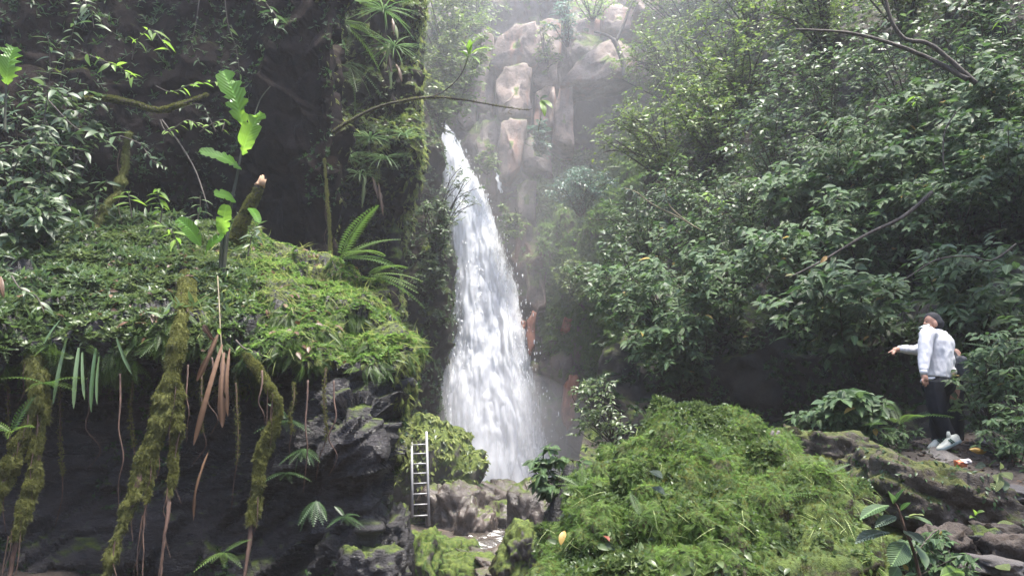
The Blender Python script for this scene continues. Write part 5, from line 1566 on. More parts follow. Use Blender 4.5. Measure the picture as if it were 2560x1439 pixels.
def shrub(label, base, crown, rad, nbr, ntw, nlf, leaf, mat, tp=LEAF8, hero=0, hero_tp=LEAF_OVATE, seed=0, name='shrub', cat='shrub', group=None, face=(-0.55, -0.6, 0.55), stem=0.03, back=0.25, droop=0.55, wid=1.0, tag_part='crown'):
    """branches from the base to the shell of the crown, twigs off them, leaves along the twigs"""
    r = np.random.default_rng(seed + 1000)
    base, crown, rad = np.asarray(base, float), np.asarray(crown, float), np.asarray(rad, float)
    face = norm(np.asarray(face, float))
    root = empty(name, base)
    tag(root, label, cat, group)
    org = np.array(root.location)
    wood = Bag()
    starts, dirs = [], []
    for k in range(nbr):
        d = norm(r.normal(size=3) + face * 0.9)
        if d @ face < -back: d = d - 2 * (d @ face) * face
        end = crown + d * rad * (0.65 + 0.4 * r.random())
        mid = base * 0.45 + end * 0.55 + np.array([0, 0, 0.25 * np.linalg.norm(end - base) * r.random()]) + r.normal(size=3) * 0.12
        c = catmull(np.array([base, base * 0.7 + mid * 0.3 + r.normal(size=3) * 0.05, mid, end]), 14)
        if k < 14 or k % 2 == 0:
            tube(wood, c, np.linspace(stem, stem * 0.25, 14), 5, r.random(), cap=False)
        for j in range(ntw):
            i = int(14 * (0.35 + 0.65 * r.random()))
            i = min(13, i)
            t = norm(c[min(13, i + 1)] - c[i - 1])
            dd = norm(t * 0.5 + r.normal(size=3) * 0.75 + face * 0.25 + np.array([0, 0, 0.15]))
            starts.append(c[i]); dirs.append(dd)
    starts, dirs = np.array(starts), np.array(dirs)
    m = len(starts)
    tl = rad.mean() * (0.28 + 0.3 * r.random(m))
    # leaves along the twigs
    f = (np.arange(nlf) + 1.0) / nlf
    sag = np.array([0, 0, -0.25])
    pos = starts[:, None] + dirs[:, None] * (tl[:, None] * f[None])[..., None] + sag * (tl[:, None] * f[None] ** 2)[..., None]
    ends = starts + dirs * tl[:, None] + sag * tl[:, None]
    for k in range(0, m, 2):
        tube(wood, np.stack([starts[k], (starts[k] + ends[k]) / 2 + [0, 0, 0.03], ends[k]]), [stem * 0.22, stem * 0.16, stem * 0.08], 3, 0.5, cap=False)
    side = norm(np.cross(dirs, [0, 0, 1.0]) + 1e-4)
    alt = np.where(np.arange(nlf) % 2 == 0, 1.0, -1.0)
    fw = dirs[:, None] * 0.55 + side[:, None] * alt[None, :, None] * 0.8 + r.normal(size=(m, nlf, 3)) * 0.3
    fw = fw + np.array([0, 0, -droop]) + face * 0.25
    nr = np.array([0, 0, 0.75]) + face * 0.5 + r.normal(size=(m, nlf, 3)) * 0.38
    pos, fw, nr = pos.reshape(-1, 3), norm(fw.reshape(-1, 3)), norm(nr.reshape(-1, 3))
    B = frames(nr, fw)
    s = leaf * (0.6 + 0.55 * r.random(len(pos)))
    keep = inview(pos, 300)
    tint = r.random(len(pos)) * 0.99
    hi = np.zeros(len(pos), bool)
    if hero:
        q = unP(pos)
        ok = (q[:, 0] > 0) & (q[:, 0] < 2560) & (q[:, 1] > 0) & (q[:, 1] < 1439)
        score = ((pos - crown) / rad) @ face - 0.06 * q[:, 2] + 0.5 * r.random(len(pos))
        score[~ok] = -9
        idx = np.argsort(-score)[:hero]
        hi[idx] = True
        me = hero_mesh(mat, hero_tp)
        for i in idx:
            o = bpy.data.objects.new('leaf', me)
            COL.objects.link(o)
            o.parent = root
            Bs = B[i] * s[i] * 1.15
            Bs[:, 0] *= wid
            o.matrix_local = Matrix.Translation(Vector(pos[i] - org)) @ Matrix(Bs.tolist()).to_4x4()
    wood.build('trunk' if name.endswith('tree') else 'stems', M['bark'], root, org)
    b = Bag()
    kk = keep & ~hi
    sc = np.stack([s * wid, s, s], 1)
    instances(b, tp, pos[kk], B[kk], sc[kk], tint[kk])
    if not b.empty():
        tag(b.build(tag_part, M[mat], root, org), kind='stuff' if tag_part != 'crown' else None)
    return root

def hill_shrub(label, px, py, out, rad, seed, near=None, **kw):
    """a shrub rooted on the hillside seen at px, py, its crown 'out' metres off the slope"""
    g = on_surface(px, py) if near is None else P(px, py, near)
    c = g + norm(np.array([-0.45, -0.75, 0.35])) * out
    base = g + np.array([0.1, 0.25, -0.35])
    return shrub(label, base, c, rad, seed=seed, **kw)
near = dict(nbr=25, ntw=10, nlf=7, leaf=0.225, mat='leaf_big', tp=LEAF8, hero=60, group='glossy shrubs of the far bank', stem=0.022)
SH = [
    ('glossy shrub whose leaves hang just over the moss boulder crest', 1830, 830, 1.6, (1.2, 1.0, 0.75)),
    ('broad-leaved bush above the mossy ridge rock and the dark hollow', 2010, 760, 1.6, (1.2, 1.0, 0.8)),
    ('leafy bush above the pointing hand of the person', 2190, 690, 1.5, (1.15, 1.0, 0.85)),
    ('shrub hanging over the person\'s head', 2390, 640, 1.4, (1.1, 1.0, 0.75)),
    ('glossy shrub at the frame edge above the person', 2545, 560, 1.3, (1.0, 0.9, 0.8)),
    ('shrub with the orange leaf in the middle of the far bank', 2030, 600, 1.5, (1.2, 1.0, 0.8)),
    ('grey-green bush on the slope uphill from the orange leaf', 2150, 490, 1.4, (1.2, 1.0, 0.85)),
    ('spreading bush on the slope below the dark forked boughs', 2330, 440, 1.4, (1.2, 1.0, 0.9)),
    ('bush with bluish sheen near the frame edge halfway up', 2520, 380, 1.3, (1.1, 1.0, 0.9)),
    ('dense shrub spilling toward the waterfall behind the moss boulder', 1660, 830, 1.4, (1.1, 1.0, 0.8)),
    ('dark glossy shrub in the shade next to the moss boulder crest', 1740, 930, 1.2, (0.9, 0.8, 0.5)),
]
SH += [
    ('glossy bush filling the slope between the orange leaf and the waterfall mist', 1790, 700, 1.5, (1.2, 1.0, 0.8)),
    ('low glossy shrub shading the back of the dark hollow', 2130, 850, 1.2, (1.1, 0.8, 0.5)),
    ('shrub between the curved dead twig and the bluish bush', 2450, 500, 1.3, (1.0, 0.9, 0.8)),
    ('shaded shrub directly behind the two people', 2440, 800, 0.7, (0.9, 0.7, 0.7)),
    ('glossy shrub just beyond the frame edge level with the person', 2720, 800, 0.8, (0.9, 0.8, 0.8)),
    ('glossy shrub just beyond the frame edge above the path', 2700, 560, 1.0, (1.0, 0.9, 0.9)),
    ('glossy shrub uphill of the pointing arm', 2290, 570, 1.4, (1.1, 0.9, 0.8)),
]
for q, (lb, px, py, out, rad) in enumerate(SH):
    k2 = dict(near); k2['leaf'] = (0.19, 0.17, 0.2, 0.15, 0.18, 0.21, 0.16, 0.19, 0.2, 0.16)[q % 10]; k2['wid'] = (1.0, 1.25, 0.8, 1.1)[q % 4]
    hill_shrub(lb, px, py, out, rad, q, **k2)
mid = dict(nbr=18, ntw=9, nlf=8, leaf=0.18, mat='leaf_mid', tp=LEAF4, hero=16, group='bushes higher on the far bank', stem=0.025)
SM = [
    ('pale leafy shrub beside the waterfall gap on the far bank', 1610, 640, 1.4, (1.3, 1.1, 1.1)),
    ('bush with yellow-green tips beside the bare twigs', 1760, 560, 1.4, (1.3, 1.1, 1.1)),
    ('rounded bush in the shade between the pale shrub and the orange leaf', 1880, 620, 1.4, (1.3, 1.1, 1.0)),
    ('bush left of the grey-green bush on the slope', 1950, 440, 1.5, (1.4, 1.2, 1.2)),
    ('loose bush under the long dark bough', 2080, 320, 1.5, (1.5, 1.2, 1.2)),
    ('bush in the fork of the dark boughs', 2280, 290, 1.4, (1.5, 1.2, 1.2)),
    ('bush with light new shoots at the upper frame edge', 2480, 210, 1.3, (1.4, 1.2, 1.2)),
    ('bush below the light new shoots at the frame edge', 2420, 330, 1.3, (1.3, 1.1, 1.1)),
    ('sunlit bush hanging beside the bank where the falls mist drifts', 1560, 760, 1.3, (1.0, 0.9, 1.0)),
]
for q, (lb, px, py, out, rad) in enumerate(SM):
    hill_shrub(lb, px, py, out, rad, 40 + q, **mid)
far = dict(nbr=22, ntw=10, nlf=12, leaf=0.19, mat='leaf_far', tp=LEAF4, group='trees of the upper slope', stem=0.05, name='slope_tree', cat='tree')
SF = [
    ('hazy tree above the pale shrub beside the cliff', 1680, 440, 1.6, (1.9, 1.5, 1.7)),
    ('hazy tree next to the pale stone block of the cliff', 1690, 250, 1.8, (2.1, 1.6, 2.0)),
    ('bright hazy tree at the top beside the pinkish stone', 1730, 90, 1.8, (2.3, 1.8, 2.2)),
    ('light green tree at the top edge between cliff and boughs', 1880, 60, 1.8, (2.3, 1.8, 2.1)),
    ('tree on the slope above the loose bush', 1850, 250, 1.8, (2.0, 1.6, 1.9)),
    ('tree at the top edge above the long dark bough', 2060, 90, 1.8, (2.1, 1.7, 1.9)),
    ('leafy tree behind the forked boughs at the top', 2260, 60, 1.7, (2.0, 1.6, 1.8)),
    ('leafy tree at the top corner of the frame', 2470, 20, 1.6, (1.8, 1.5, 1.7)),
    ('tree in the haze between the cliff and the yellow-green tips', 1800, 400, 1.6, (1.7, 1.4, 1.6)),
    ('small tree high over the top edge by the cliff', 1800, -60, 2.0, (2.6, 2.0, 2.3)),
    ('tree on the upper slope outside the top edge', 2100, -80, 1.8, (2.4, 1.8, 2.2)),
]
for q, (lb, px, py, out, rad) in enumerate(SF):
    hill_shrub(lb, px, py, out, rad, 70 + q, **far)
# beside the person and on the path bank
small = dict(nbr=14, ntw=7, nlf=7, leaf=0.10, mat='leaf_big', tp=LEAF8, hero=20, group='low plants by the path', stem=0.012, name='low_plant', cat='plant')
SL = [
    ('leafy plant right beside the person\'s legs', 2480, 1000, 0.45, (0.45, 0.4, 0.4), 8.9, {}),
    ('leafy plant at the frame edge level with the person\'s waist', 2560, 960, 0.4, (0.5, 0.45, 0.45), 8.6, {}),
    ('broad glossy plant between the hollow and the person\'s shoes', 2150, 1058, 0.3, (0.36, 0.35, 0.26), 8.9, {'leaf': 0.16}),
    ('low plant in front of the dark hollow by the ridge rock', 2080, 1075, 0.3, (0.4, 0.35, 0.22), 9.1, {'leaf': 0.12}),
    ('low plant at the foot of the person\'s shoes', 2265, 1105, 0.12, (0.25, 0.25, 0.1), 8.8, {'leaf': 0.07, 'nbr': 8}),
    ('seedlings on the earth bank beside the path', 2540, 1090, 0.2, (0.35, 0.3, 0.25), 8.0, {'leaf': 0.08}),
    ('dark leafed plant between moss boulder and the leaning slab', 1425, 1205, 0.2, (0.24, 0.2, 0.22), 7.2, {'leaf': 0.10}),
    ('sunlit plant climbing behind the moss boulder toward the stream', 1525, 1050, 0.3, (0.4, 0.4, 0.6), 11.2, {'leaf': 0.085, 'mat': 'herb'}),
    ('ground plant at the bottom beside the seedling', 2330, 1410, 0.1, (0.2, 0.18, 0.1), 5.0, {'leaf': 0.07}),
]
for q, (lb, px, py, out, rad, d, kw) in enumerate(SL):
    k2 = dict(small); k2.update(kw)
    hill_shrub(lb, px, py, out, rad, 100 + q, near=d, **k2)

# dark boughs crossing the far bank
def bough(label, pts, r0, r1):
    w = [P(*q) for q in pts]
    root = empty('bough', w[0]); tag(root, label, 'branch', 'dark boughs on the far bank'); org = np.array(root.location)
    b = Bag(); tube(b, curve(w, 30), np.linspace(r0, r1, 30), 7, 0.5, 0.15, 3); b.build('bark', M['bark'], root, org)
    return root
bough('long dark bough slanting across the upper far bank', [(2420, 200, 12.4), (2330, 150, 12.6), (2230, 110, 12.8), (2120, 82, 13.0), (1990, 74, 13.2)], 0.05, 0.02)
bough('forked bough dropping from the top edge of the far bank', [(2210, -20, 12.6), (2228, 50, 12.6), (2262, 98, 12.6), (2330, 115, 12.5), (2440, 210, 12.4)], 0.03, 0.045)
bough('branch rising to the orange leaf on the far bank', [(2330, 480, 10.2), (2260, 540, 10.2), (2160, 590, 10.2), (2050, 655, 10.2), (1980, 690, 10.2)], 0.03, 0.012)
bough('pale hooked vine in the middle of the far bank', [(2390, 280, 11.0), (2362, 330, 11.0), (2358, 400, 11.0), (2364, 430, 11.0)], 0.012, 0.01)
bough('curved dead twig above the person', [(2540, 610, 10.0), (2480, 650, 10.0), (2420, 640, 10.0), (2340, 650, 10.0), (2260, 700, 10.0)], 0.014, 0.008)
ol = empty('orange_leaf', P(2060, 645, 10.0)); tag(ol, 'single orange leaf caught on the shrubs', 'leaf')
hero_leaf(P(2068, 640, 10.0), P(2050, 658, 9.95), 0.06, (0.1, -1, 0.3), M['leaf_yellow'], ol, np.array(ol.location), name='blade', seed=3, stations=7)
# light new shoots
for q, (px, py, d, lb) in enumerate(((2505, 55, 11.6, 'tuft of bright new leaves at the upper corner'), (2410, 120, 11.6, 'pair of bright new leaves below the corner tuft'), (2290, 250, 11.6, 'bright new shoot in the middle of the grey-green bush'), (2520, 310, 11.2, 'bright new shoot at the frame edge'), (1770, 490, 17.0, 'yellow-green shoot beside the bare twigs'), (1810, 510, 16.5, 'second yellow-green shoot under the first'))):
    c = P(px, py, d)
    leafy_stem('leaf_shoot', lb, 'plant', [c + [0.1, 0.2, -0.3], c + [0.05, 0.1, -0.15], c, c + [0, 0, 0.08]], 9, 0.17 if d < 14 else 0.24, 'leaf_lime', 0.008, seed=300 + q, group='bright new shoots', start=0.5)
# bare pale twigs in front of the far mossy slope
for q, (lb, pts) in enumerate((('pale twig with whitish leaves reaching out over the mossy slope', [(1760, 580, 17), (1690, 540, 17), (1630, 510, 17), (1590, 480, 17), (1560, 470, 17)]), ('second pale twig rising beside the first', [(1740, 570, 17), (1700, 540, 17), (1672, 510, 17), (1662, 470, 17)]))):
    leafy_stem('pale_twig', lb, 'twig', [P(*a) for a in pts], 9, 0.24, 'leaf_silver', 0.02, seed=320 + q, start=0.7, smat='bark_pale')

# undergrowth between the shrubs
ug = empty('undergrowth', P(2100, 900, 12)); tag(ug, 'tangle of small leaves filling the hillside between the shrubs', kind='stuff'); UG = np.array(ug.location)
b = Scatter()
p, n = hillside.sample(30000, lambda p, n: inview(p) & (unP(p)[:, 1] < 860 + 60 * rng.random(len(p))))
p = p + n * (0.3 * rng.random(len(p)))[:, None]
plant_cover(b, p, n, HERB5, 0.10, 0.22, up=0.5, seed=51)
b.build('small_leaves', M['leaf_mid'], ug, UG)
b = Scatter()
p, n = hillside.pick(4500, lambda p, n: inview(p) & (unP(p)[:, 1] > 800) & (fbm(p * 0.9, 3, 5) > 0.0))
plant_cover(b, p, n, HERB5, 0.06, 0.14, up=0.5, seed=52)
b.build('small_leaves', M['fern_dark'], ug, UG)

# ------------------------------------------------------------------ growth on the cliff of the falls
fg = empty('undergrowth', P(1480, 600, 32)); tag(fg, 'ferns, grass and creepers growing on the shelves of the falls cliff', kind='stuff'); FGO = np.array(fg.location)
def fkeep(dens, seed, lo=1130, bare=True):
    def f(p, n):
        q = unP(p)
        x, y = q[:, 0], q[:, 1]
        fallmask = (x > interp_edge(L_EDGE, y) - 40) & (x < interp_edge(R_EDGE, y) + 45) & (y > 300)
        rocky = ((x > 1225) & (x < 1345) & (y > 40) & (y < 450)) | ((x > 1370) & (x < 1610) & (y > 80) & (y < 370)) | ((x > 1290) & (x < 1350) & (y > 560)) | ((x > 1330) & (x < 1460) & (y > 880))
        v = fbm(p * 0.35, 3, seed)
        return inview(p) & ~fallmask & (v > dens) & (~rocky | (rng.random(len(p)) < 0.07))
    return f
b = Scatter()
p, n = falls_cliff.sample(40000, fkeep(-0.35, 4))
plant_cover(b, p, n, HERB5, 0.14, 0.38, up=0.4, seed=53, pat=0.5)
b.build('small_leaves', M['leaf_far'], fg, FGO)
b = Scatter()
p, n = falls_cliff.pick(9000, lambda p, n: fkeep(-0.6, 5)(p, n) & (unP(p)[:, 0] > 1345) & (unP(p)[:, 0] < 1720) & (unP(p)[:, 1] > 380) & (unP(p)[:, 1] < 1000))
plant_cover(b, p, n, HERB5, 0.16, 0.42, up=0.4, seed=57, pat=0.5)
b.build('small_leaves', M['moss_frond'], fg, FGO)
b = Scatter()
p, n = falls_cliff.pick(15000, lambda p, n: fkeep(-0.5, 7)(p, n) & (unP(p)[:, 0] > 1340) & (unP(p)[:, 1] > 360))
moss_cover(b, p, n, FERN_S, 0.25, 0.6, lift=0.45, seed=54, pat=0.5)
b.build('moss', M['moss_frond'], fg, FGO)
b = Scatter()
p, n = falls_cliff.sample(12000, lambda p, n: fkeep(-0.1, 9)(p, n) & (unP(p)[:, 1] > 180) & (unP(p)[:, 1] < 900))
moss_cover(b, p[:2600], n[:2600], GRASS, 0.5, 1.3, lift=0.75, jit=0.4, seed=55, pat=0.5)
b.build('grass', M['leaf_far'], fg, FGO)
b = Scatter()
p, n = falls_rib.sample(14000, lambda p, n: inview(p) & ((n[:, 2] > 0.0) | (fbm(p * 0.6, 3, 6) > 0.1)))
plant_cover(b, p[:6500], n[:6500], HERB5, 0.1, 0.26, up=0.4, seed=56, pat=0.6)
b.build('small_leaves', M['leaf_mid'], fg, FGO)

# shrubs and trees rooted on the cliff tops and ledges
cl = dict(nbr=22, ntw=11, nlf=12, leaf=0.25, mat='leaf_far', tp=LEAF4, group='trees round the top of the falls', stem=0.05, name='cliff_tree', cat='tree', face=(0, -0.8, 0.5))
CT = [
    ('sunlit bush hanging left of the cliff beside the dark buttress', (1110, 60, 30), (2.4, 1.6, 2.4), {}),
    ('bright bush directly above the lip of the waterfall', (1130, 180, 29.5), (1.9, 1.3, 1.7), {}),
    ('drooping grassy bush against the edge of the buttress', (1085, 260, 29), (1.2, 1.0, 1.2), {}),
    ('hazy tree at the top edge above the waterfall', (1180, -20, 34), (2.8, 2.0, 2.2), {}),
    ('blue-green bush hanging between the pale stone blocks', (1415, 55, 33.0), (0.8, 0.6, 1.3), {'mat': 'leaf_blue', 'leaf': 0.22, 'nbr': 9, 'ntw': 7, 'nlf': 9}),
    ('bright green bush growing over the big pale block', (1480, 5, 33.0), (1.5, 0.8, 0.7), {'mat': 'leaf_lime', 'leaf': 0.2, 'nbr': 10, 'ntw': 7, 'nlf': 9}),
    ('bush hanging in the gap between the pale blocks', (1365, 110, 33.6), (0.5, 0.5, 1.5), {'nbr': 8, 'ntw': 6, 'nlf': 8}),
    ('leafy tuft at the foot of the narrow pale block', (1352, 345, 33), (0.7, 0.6, 0.7), {'mat': 'leaf_blue', 'nbr': 9}),
    ('leafy bush on the shelf beside the shaded block', (1610, 330, 31), (1.2, 0.9, 1.2), {}),
    ('sparse bush clinging right of the waterfall lip', (1215, 400, 32), (0.5, 0.4, 0.7), {'nbr': 7, 'ntw': 6}),
    ('thin tree leaning before the upper white water', (1150, 470, 26.5), (0.9, 0.6, 1.3), {'nbr': 12, 'ntw': 5, 'nlf': 9, 'leaf': 0.17, 'mat': 'leaf_mid', 'base': (1075, 640, 27.2), 'stem': 0.03}),
    ('dark leafy shrub at the near edge of the falls', (1080, 560, 26), (0.9, 0.7, 1.2), {'mat': 'leaf_mid', 'leaf': 0.16, 'nbr': 12}),
    ('tuft of leaves on the near rib below the dark shrub', (1075, 680, 26), (0.6, 0.5, 0.6), {'mat': 'leaf_mid', 'leaf': 0.2, 'nbr': 9}),
    ('leafy tuft drooping beside the white water on the far side', (1275, 550, 31.5), (0.6, 0.5, 0.9), {'nbr': 8, 'ntw': 6}),
    ('bush on the mossy shelf in the middle of the cliff', (1450, 480, 30.5), (1.4, 1.0, 1.0), {'mat': 'leaf_blue', 'leaf': 0.17}),
    ('low bush on the mossy slope above the orange stain', (1440, 700, 30), (1.2, 0.9, 0.9), {'leaf': 0.16}),
    ('hazy tree behind the top of the pale blocks', (1330, -80, 38), (3.2, 2.2, 1.6), {}),
    ('hazy tree at the top edge between the blocks and the slope', (1660, -30, 36), (2.2, 2.0, 1.6), {}),
]
for q, (lb, at, rad, kw) in enumerate(CT):
    k2 = dict(cl); k2.update(kw)
    c = P(*at)
    bs = k2.pop('base', None)
    shrub(lb, c + np.array([0.1, rad[1] * 1.2, -rad[2] * 0.7]) if bs is None else P(*bs), c, rad, seed=200 + q, **k2)
# crooked tree before the pale block
ct = empty('crooked_tree', P(1565, 185, 33)); tag(ct, 'crooked bare tree trunk standing before the big pale block', 'tree'); cto = np.array(ct.location)
b = Bag()
tube(b, curve([P(1566, 195, 33), P(1556, 150, 33), P(1540, 110, 33), P(1532, 98, 33)], 16), np.linspace(0.16, 0.1, 16), 7, 0.5, 0.2)
tube(b, curve([P(1535, 100, 33), P(1515, 88, 33), P(1485, 80, 33)], 12), np.linspace(0.09, 0.04, 12), 6)
tube(b, curve([P(1540, 105, 33), P(1560, 60, 33), P(1575, 20, 33), P(1600, -20, 33)], 14), np.linspace(0.1, 0.05, 14), 6)
b.build('trunk', M['bark'], ct, cto)

# unseen trees added so their canopies shade the path and the dark cliff
for q, (lb, b0, c0, rad) in enumerate((('unseen tree added to shade the path, its canopy just above the frame', (9.8, 11.5, 8.5), (7.4, 8.0, 14.5), (2.6, 2.4, 1.6)), ('unseen tree added on top of the dark cliff to shade its face', (-8.0, 18.0, 13.0), (-6.5, 13.2, 19.0), (5.5, 3.0, 1.8)), ('unseen tree added to shade the near end of the path', (11.5, 6.5, 6.0), (7.6, 4.0, 12.5), (2.8, 2.4, 1.6)))):
    r0 = inview
    inview = lambda p, m=0: np.ones(len(p), bool)
    shrub(lb, b0, c0, rad, 22, 10, 8, 0.32, 'leaf_far', LEAF4, seed=400 + q, name='added_shade_tree', cat='tree', group='unseen trees added for shade', face=(0, -0.1, 1.0), stem=0.12, back=0.6)
    inview = r0

# dark shrubs at the picture edge before the cliff
for q, (lb, b0, c0, rad) in enumerate((('dark glossy shrub at the picture edge above the bank', (20, 600, 11.8), (40, 420, 11.2), (0.7, 0.6, 0.9)), ('shrub of lance leaves in the corner under the dark cliff', (150, 560, 12.4), (170, 330, 12.4), (0.7, 0.5, 0.8)), ('dark shrub rooted on the crest of the bank by the mossy trunk', (90, 640, 11.2), (80, 560, 10.9), (0.7, 0.5, 0.5)))):
    shrub(lb, P(*b0), P(*c0), rad, 12, 7, 6, 0.2, 'leaf_mid', LEAF8, hero=26, hero_tp=LEAF_LANCE_H, seed=500 + q, group='plants before the dark cliff', face=(0.3, -0.8, 0.4), stem=0.02, wid=1.0)

# ------------------------------------------------------------------ seedlings and litter near the path
sd = empty('seedling', P(2275, 1439, 4.6)); tag(sd, 'glossy big-leaved seedling standing before the moss boulder', 'plant'); sdo = np.array(sd.location)
SD = 4.45
stem_part(sd, sdo, [P(2300, 1445, SD), P(2285, 1380, SD), P(2262, 1320, SD), P(2245, 1270, SD), P(2235, 1255, SD)], [0.010, 0.009, 0.007, 0.005], M['bark_red'])
for q, (a, e, w, nh, mt) in enumerate((
        ((2222, 1262), (2150, 1298), 0.075, (-0.1, -0.4, 0.9), 'leaf_big'), ((2240, 1290), (2188, 1318), 0.06, (0.1, -0.5, 0.85), 'leaf_silver'), ((2225, 1330), (2138, 1358), 0.085, (-0.1, -0.35, 0.93), 'leaf_silver'),
        ((2258, 1325), (2305, 1360), 0.09, (0.2, -0.5, 0.8), 'leaf_silver'), ((2262, 1355), (2228, 1415), 0.11, (-0.1, -0.8, 0.5), 'leaf_big'), ((2236, 1258), (2272, 1215), 0.05, (0.1, -0.6, 0.7), 'leaf_big'),
        ((2232, 1258), (2222, 1228), 0.045, (-0.2, -0.7, 0.6), 'leaf_big'), ((2262, 1290), (2332, 1312), 0.06, (0.2, -0.4, 0.9), 'leaf_big'), ((2272, 1290), (2310, 1288), 0.04, (0.1, -0.5, 0.8), 'leaf_pale'),
        ((2252, 1275), (2276, 1255), 0.03, (0.1, -0.5, 0.8), 'leaf_big'), ((2290, 1360), (2315, 1420), 0.06, (0.3, -0.8, 0.4), 'leaf_mid'), ((2245, 1415), (2225, 1450), 0.06, (0, -0.8, 0.5), 'leaf_big'))):
    hero_leaf(P(*a, SD), P(*e, SD - 0.12), w * 1.15, norm(np.array(nh)), M[mt], sd, sdo, stations=12, seed=200 + q, sag=0.06, fold=0.2)
pl = empty('seedling', P(2505, 1250, 6.2)); tag(pl, 'plant with three broad pale leaves on the path', 'plant'); plo = np.array(pl.location)
stem_part(pl, plo, [P(2500, 1240, 6.3), P(2503, 1205, 6.25), P(2500, 1165, 6.2)], [0.008, 0.006, 0.004], M['bark_pale'])
for q, (a, e, w, mt) in enumerate((((2497, 1185), (2482, 1232), 0.1, 'leaf_pale'), ((2497, 1182), (2530, 1198), 0.1, 'leaf_pale'), ((2502, 1195), (2512, 1226), 0.08, 'leaf_mid'), ((2500, 1172), (2500, 1155), 0.04, 'leaf_pale'))):
    hero_leaf(P(*a, 6.2), P(*e, 6.1), w, norm(np.array([0.1 * q - 0.1, -0.75, 0.6])), M[mt], pl, plo, stations=9, seed=230 + q)
sd2 = empty('seedling', P(2440, 1300, 5.9)); tag(sd2, 'tiny bright seedling on the dark side of the mossy boulder', 'plant')
for q, (a, e, w) in enumerate((((2438, 1285), (2462, 1278), 0.045), ((2438, 1288), (2432, 1272), 0.03), ((2436, 1292), (2424, 1294), 0.03))):
    hero_leaf(P(*a, 5.9), P(*e, 5.85), w, norm(np.array([0, -0.5, 0.8])), M['leaf_lime'], sd2, np.array(sd2.location), stations=7, seed=240 + q)
for q, (px, py, d, w, mt, lb) in enumerate(((2515, 1320, 5.9, 0.1, 'leaf_pale', 'large pale fallen leaf in the middle of the path'), (2510, 1418, 4.8, 0.1, 'leaf_pale', 'mottled yellow-green fallen leaf at the bottom of the path'),
        (2445, 1125, 8.2, 0.1, 'leaf_yellow', 'curled ochre dead leaf beside the person\'s heels'), (2450, 1165, 7.6, 0.1, 'leaf_silver', 'silvery heart-shaped leaf lying by the scrap'),
        (2380, 1435, 4.7, 0.09, 'leaf_lime', 'bright leaf at the bottom edge beside the seedling'), (2425, 1412, 5.0, 0.05, 'leaf_dead', 'brown curled dead leaf near the brown stone'), (2350, 1385, 5.0, 0.06, 'leaf_dead', 'long tan dead leaf under the seedling'),
        (2540, 1150, 8.0, 0.06, 'leaf_dead', 'small brown leaf near the top slab'))):
    c = P(px, py, d)
    root = empty('fallen_leaf', c); tag(root, lb, 'leaf', 'fallen leaves on the path')
    a = q * 1.7
    dr = np.array([math.cos(a), 0.3 * math.sin(a), 0.12]) * w
    hero_leaf(c - dr, c + dr, w * 1.2, norm(np.array([0.1, -0.6, 0.8])), M[mt], root, np.array(root.location), name='blade', stations=9, seed=260 + q, curl=0.2 if 'dead' not in lb else 0.9)
# leaf litter on the path
b = Scatter()
gvis = lambda p, n: (unP(p)[:, 0] > 2150) & (unP(p)[:, 0] < 2700) & (unP(p)[:, 1] > 1080) & (unP(p)[:, 1] < 1500) & (p[:, 1] < 10)
p, n = tri_sample(GROUND_V, GROUND_T[(GROUND_V[GROUND_T[:, 0]][:, 0] > 2) & (GROUND_V[GROUND_T[:, 0]][:, 0] < 9) & (GROUND_V[GROUND_T[:, 0]][:, 1] > 3) & (GROUND_V[GROUND_T[:, 0]][:, 1] < 10)], 9000, gvis)
p = p + [0, 0, 0.006]
plant_cover(b, p[:2600], np.tile([0, 0, 1.0], (len(p[:2600]), 1)), LEAF4, 0.02, 0.07, up=0.4, jit=0.3, seed=61)
tag(b.build('leaf_litter', M['leaf_dead']), 'brown leaf litter strewn over the path', kind='stuff')
b = Scatter()
p, n = tri_sample(GROUND_V, GROUND_T[(GROUND_V[GROUND_T[:, 0]][:, 0] > 0) & (GROUND_V[GROUND_T[:, 0]][:, 0] < 9) & (GROUND_V[GROUND_T[:, 0]][:, 1] > 3) & (GROUND_V[GROUND_T[:, 0]][:, 1] < 14)], 20000, lambda p, n: (unP(p)[:, 0] > 1300) & (unP(p)[:, 0] < 2700) & (fbm(p * 1.3, 3, 77) > 0.12))
plant_cover(b, p[:3600], n[:3600], HERB5, 0.03, 0.09, up=0.6, seed=62)
tag(b.build('undergrowth', M['herb']), 'small herbs sprouting on the path bank and behind the moss boulder', kind='stuff')
# gravel
b = Bag()
p, n = tri_sample(GROUND_V, GROUND_T[(GROUND_V[GROUND_T[:, 0]][:, 0] > 2) & (GROUND_V[GROUND_T[:, 0]][:, 0] < 9) & (GROUND_V[GROUND_T[:, 0]][:, 1] > 3) & (GROUND_V[GROUND_T[:, 0]][:, 1] < 10)], 6000, gvis)
iv, it = rock_shape((0, 0, 0), (1, 1, 0.7), 5, 1, fac=0.3)
k = len(p[:1500])
instances(b, (iv, it, np.zeros_like(iv)), p[:k], frames(norm(rand_dirs(k) + [0, 0, 1.5]), rand_dirs(k)), 0.008 + 0.03 * rng.random(k) ** 2, rng.random(k))
tag(b.build('gravel', M['path']), 'loose gravel on the path', kind='stuff')
